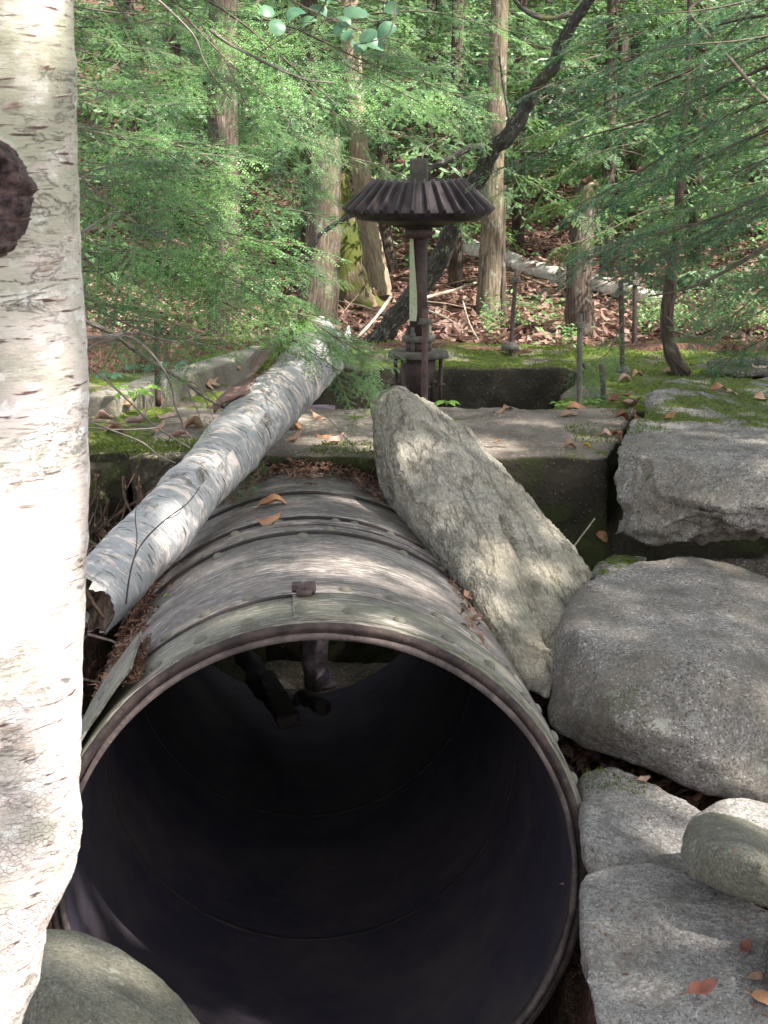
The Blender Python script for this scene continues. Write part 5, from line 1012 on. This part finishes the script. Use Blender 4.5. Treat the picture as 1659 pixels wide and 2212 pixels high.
# ---- small green plants
M_GREEN = m_leaf('fresh_leaf', (.13, .27, .04), (.22, .38, .07), .4, 6)
M_BLUEG = m_leaf('hobblebush_leaf', (.035, .10, .06), (.11, .21, .115), .3, 16)
def plant(label, px, py, d, hgt, leaves, size, mat=M_GREEN, W=.5, spread=.8):
    p = hit(px, py)[0] if d is None else P(px, py, d); s = p.y/F; e = empty('green_plant', p, label, 'plant')
    for k in range(leaves):
        a = k*2.4+.5; h = hgt*s*(.5+.5*((k*7) % leaves)/leaves); t = p+Vector((cos(a)*h*spread, sin(a)*h*spread, h))
        obj('stem', tube([p, p+(t-p)*.6+Vector((0, 0, .2*h)), t], [.0016, .0013, .001], 5, sub=2), mat, e)
        V, Fc = leaf_shape(size*s, W*size*s, .15, .25, 6, .6); x = Vector((cos(a), sin(a), -.1)).normalized(); z = Vector((0, -.35, 1)); z = (z-x*z.dot(x)).normalized(); y = z.cross(x)
        obj('leaf', (V @ np.array([x, y, z])+np.array(t), Fc.tolist()), mat, e)
plant('bright green leafy plant at the left end of the curb', 290, 868, 6.75, 36, 9, 34)
plant('small green plant behind the left end of the curb', 235, 820, 7.3, 20, 7, 26, M_BLUEG, .7)
plant('round-leaved green plant left of the lone rod', 305, 808, 7.6, 22, 6, 26, M_BLUEG, .8)
plant('low green plant right of the lone rod behind the curb', 372, 800, 8.0, 18, 6, 24, M_BLUEG, .8)
plant('few-leaved seedling growing from the pit edge beside the thick rusty rod', 965, 876, 7.0, 16, 7, 24)
plant('clump of tiny fern leaves at the foot of the grey anchor rod', 1215, 880, 7.05, 15, 14, 14, M_GREEN, .5, 1.3)
plant('second low fern clump left of the leaf pile at the pit corner', 1275, 872, 7.2, 12, 14, 14, M_GREEN, .5, 1.6)
plant('tiny sprouts on the upper edge of the pipe', 368, 1292, None, 12, 5, 10, M_GREEN)
hb = empty('hobblebush', P(850, -20, 5.2), 'overhanging branch with broad pale blue-green leaves at the top centre', 'shrub')
obj('stem', px_tube([(858, -30), (852, 30), (838, 75), (800, 90), (770, 95)], 5.2, 5.2, 4, 2, 6, 4), M_WOOD, hb); obj('stem', px_tube([(720, -30), (690, 25), (655, 55), (590, 95), (565, 110)], 5.6, 5.8, 4, 2, 6, 4), M_WOOD, hb); obj('stem', px_tube([(850, 40), (790, 48), (720, 45), (650, 50)], 5.2, 5.5, 2.5, 1.5, 6, 4), M_WOOD, hb)
for k, (px, py, w) in enumerate([(768, 20, 56), (740, 46, 36), (835, 68, 48), (792, 72, 44), (775, 100, 44), (812, 98, 40), (728, 62, 30), (640, 32, 44), (688, 22, 42), (600, 55, 40), (665, 48, 36), (700, -5, 40), (580, 20, 40), (846, 20, 34), (755, 75, 38)]):
    p = P(px, py, 5.2+.4*(k > 6)+.05*(k % 3)); s = w*p.y/F; V, Fc = leaf_shape(s, s*(.78+.14*(k % 2)), .22 if k % 3 else -.15, .3, 8, .45); V[:, 2] += .02*s*np.sin(V[:, 0]/s*24); V[:, 0] -= s/2; a = k*1.9
    z = Vector((.6*sin(k*1.7), -.7, .3+.6*abs(cos(k*2.3)))).normalized(); x = Vector((cos(a), 0, sin(a))); x = (x-z*x.dot(z)).normalized(); y = z.cross(x)
    obj('leaf', (V @ np.array([x, y, z])+np.array(p), Fc.tolist()), M_BLUEG, hb)
# ---- unseen canopy trees added for shade, crown gaps shaped to set the sun flecks
FLK = [(95, 960, .05), (60, 1240, .05), (130, 1340, .04), (150, 1560, .05), (150, 1690, .03), (30, 2100, .02),
       (1560, 1735, .05), (1650, 1765, .07), (730, 1225, .02), (880, 1255, .02), (470, 1330, .015),
       (1350, 610, .2), (1150, 585, .22), (1010, 530, .2), (1160, 640, .3), (1250, 660, .2), (870, 560, .2), (240, 600, .35), (220, 830, .12), (1000, 640, .2), (840, 620, .15)]
tgt = []
for px, py, r in FLK:
    p, _ = hit(px, py)
    if p: tgt.append((p, r))
for k in range(46): tgt.append((Vector((RNG.uniform(-5, 8), RNG.uniform(9, 26), RNG.uniform(1.2, 3.8))), RNG.uniform(.25, .9)))
for k in range(14): tgt.append((P(RNG.uniform(1150, 1700), RNG.uniform(150, 620), RNG.uniform(9.5, 16)), RNG.uniform(.4, .8)))
for px, py, d, r in [(420, 300, 5.8, .12), (560, 480, 5.7, .10), (600, 130, 6.6, .22), (820, 210, 6.5, .16), (760, 560, 5.6, .08), (400, 450, 5.9, .12), (500, 590, 5.6, .09), (950, 220, 6.6, .12), (300, 290, 6, .1), (690, 590, 5.6, .07), (350, 420, 5.9, .08), (640, 480, 5.6, .07), (480, 380, 5.9, .07), (700, 620, 5.6, .05), (260, 560, 5.8, .08), (900, 280, 7, .1), (680, 160, 6.5, .1), (520, 80, 6.8, .1), (250, 100, 6.3, .1), (400, 140, 6.3, .09), (620, 330, 6.3, .08), (1150, 180, 6, .1), (1300, 300, 6, .09), (1200, 560, 6.4, .1), (1500, 420, 5.6, .08), (1480, 60, 5.4, .10), (1650, 100, 5.2, .12)]: tgt.append((P(px, py, d), r))
T0 = np.array([t[0] for t in tgt]); TR = np.array([t[1] for t in tgt]); S = np.array(SUNV)
pl = []; N = 0
CRN = 2
lists = [[] for _ in range(CRN)]
NQ = 150000
Q = np.stack([RNG.uniform(-9, 11, NQ), RNG.uniform(-1.5, 32, NQ), np.zeros(NQ)], 1); Q[:, 2] = 1.2+.06*np.maximum(0, Q[:, 1]-10)
Q += S*RNG.uniform(9.5, 14, NQ)[:, None]; gy = (Q-S*12)[:, 1]; keep = ~((gy > 9) & (RNG.random(NQ) < .86))
for t0, r0 in zip(T0, TR):
    dv = Q-t0; keep &= np.linalg.norm(dv-(dv @ S)[:, None]*S, axis=1) > r0+.085  # crown leaves dropped along sun lines to the chosen fleck spots
Q, gy = Q[keep], gy[keep]; lists = [Q[gy < 14], Q[gy >= 14]]
CS = [leaf_shape(1, .6, .1, .1, 2, .6)]
M_CAN = m_leaf('canopy_leaves', (.05, .11, .025), (.09, .17, .04), .25, 2)
for k, (lst, nm, lb) in enumerate(((lists[0], 'unseen_shade_tree', 'unseen tree behind the viewer, crown shaped to shade and fleck the pipe and rocks'), (lists[1], 'unseen_shade_tree', 'unseen tree off to the right, crown shaped to dapple the forest behind'))):
    a = np.array(lst); ctr = a.mean(0); base = Vector((9.5, -2.5, 0)) if k == 0 else Vector((15, 9, 0)); e = empty('unseen_shade_tree', base, lb, 'tree')
    trunk(e, [base, base+Vector((-.2, .2, 4)), Vector((ctr[0], ctr[1], ctr[2]-1.0))], [.28, .22, .08], M_TBARK, 20)
    places = []
    for c_ in lst: places.append((c_, (S+RNG.normal(0, .4, 3)), RNG.uniform(.15, .22)))
    V, Fc = scatter(places, CS); o = bpy.data.objects.new('crown', np_mesh('crown', V, Fc, [M_CAN])); C.objects.link(o); o.parent = e; o.location = -e.location
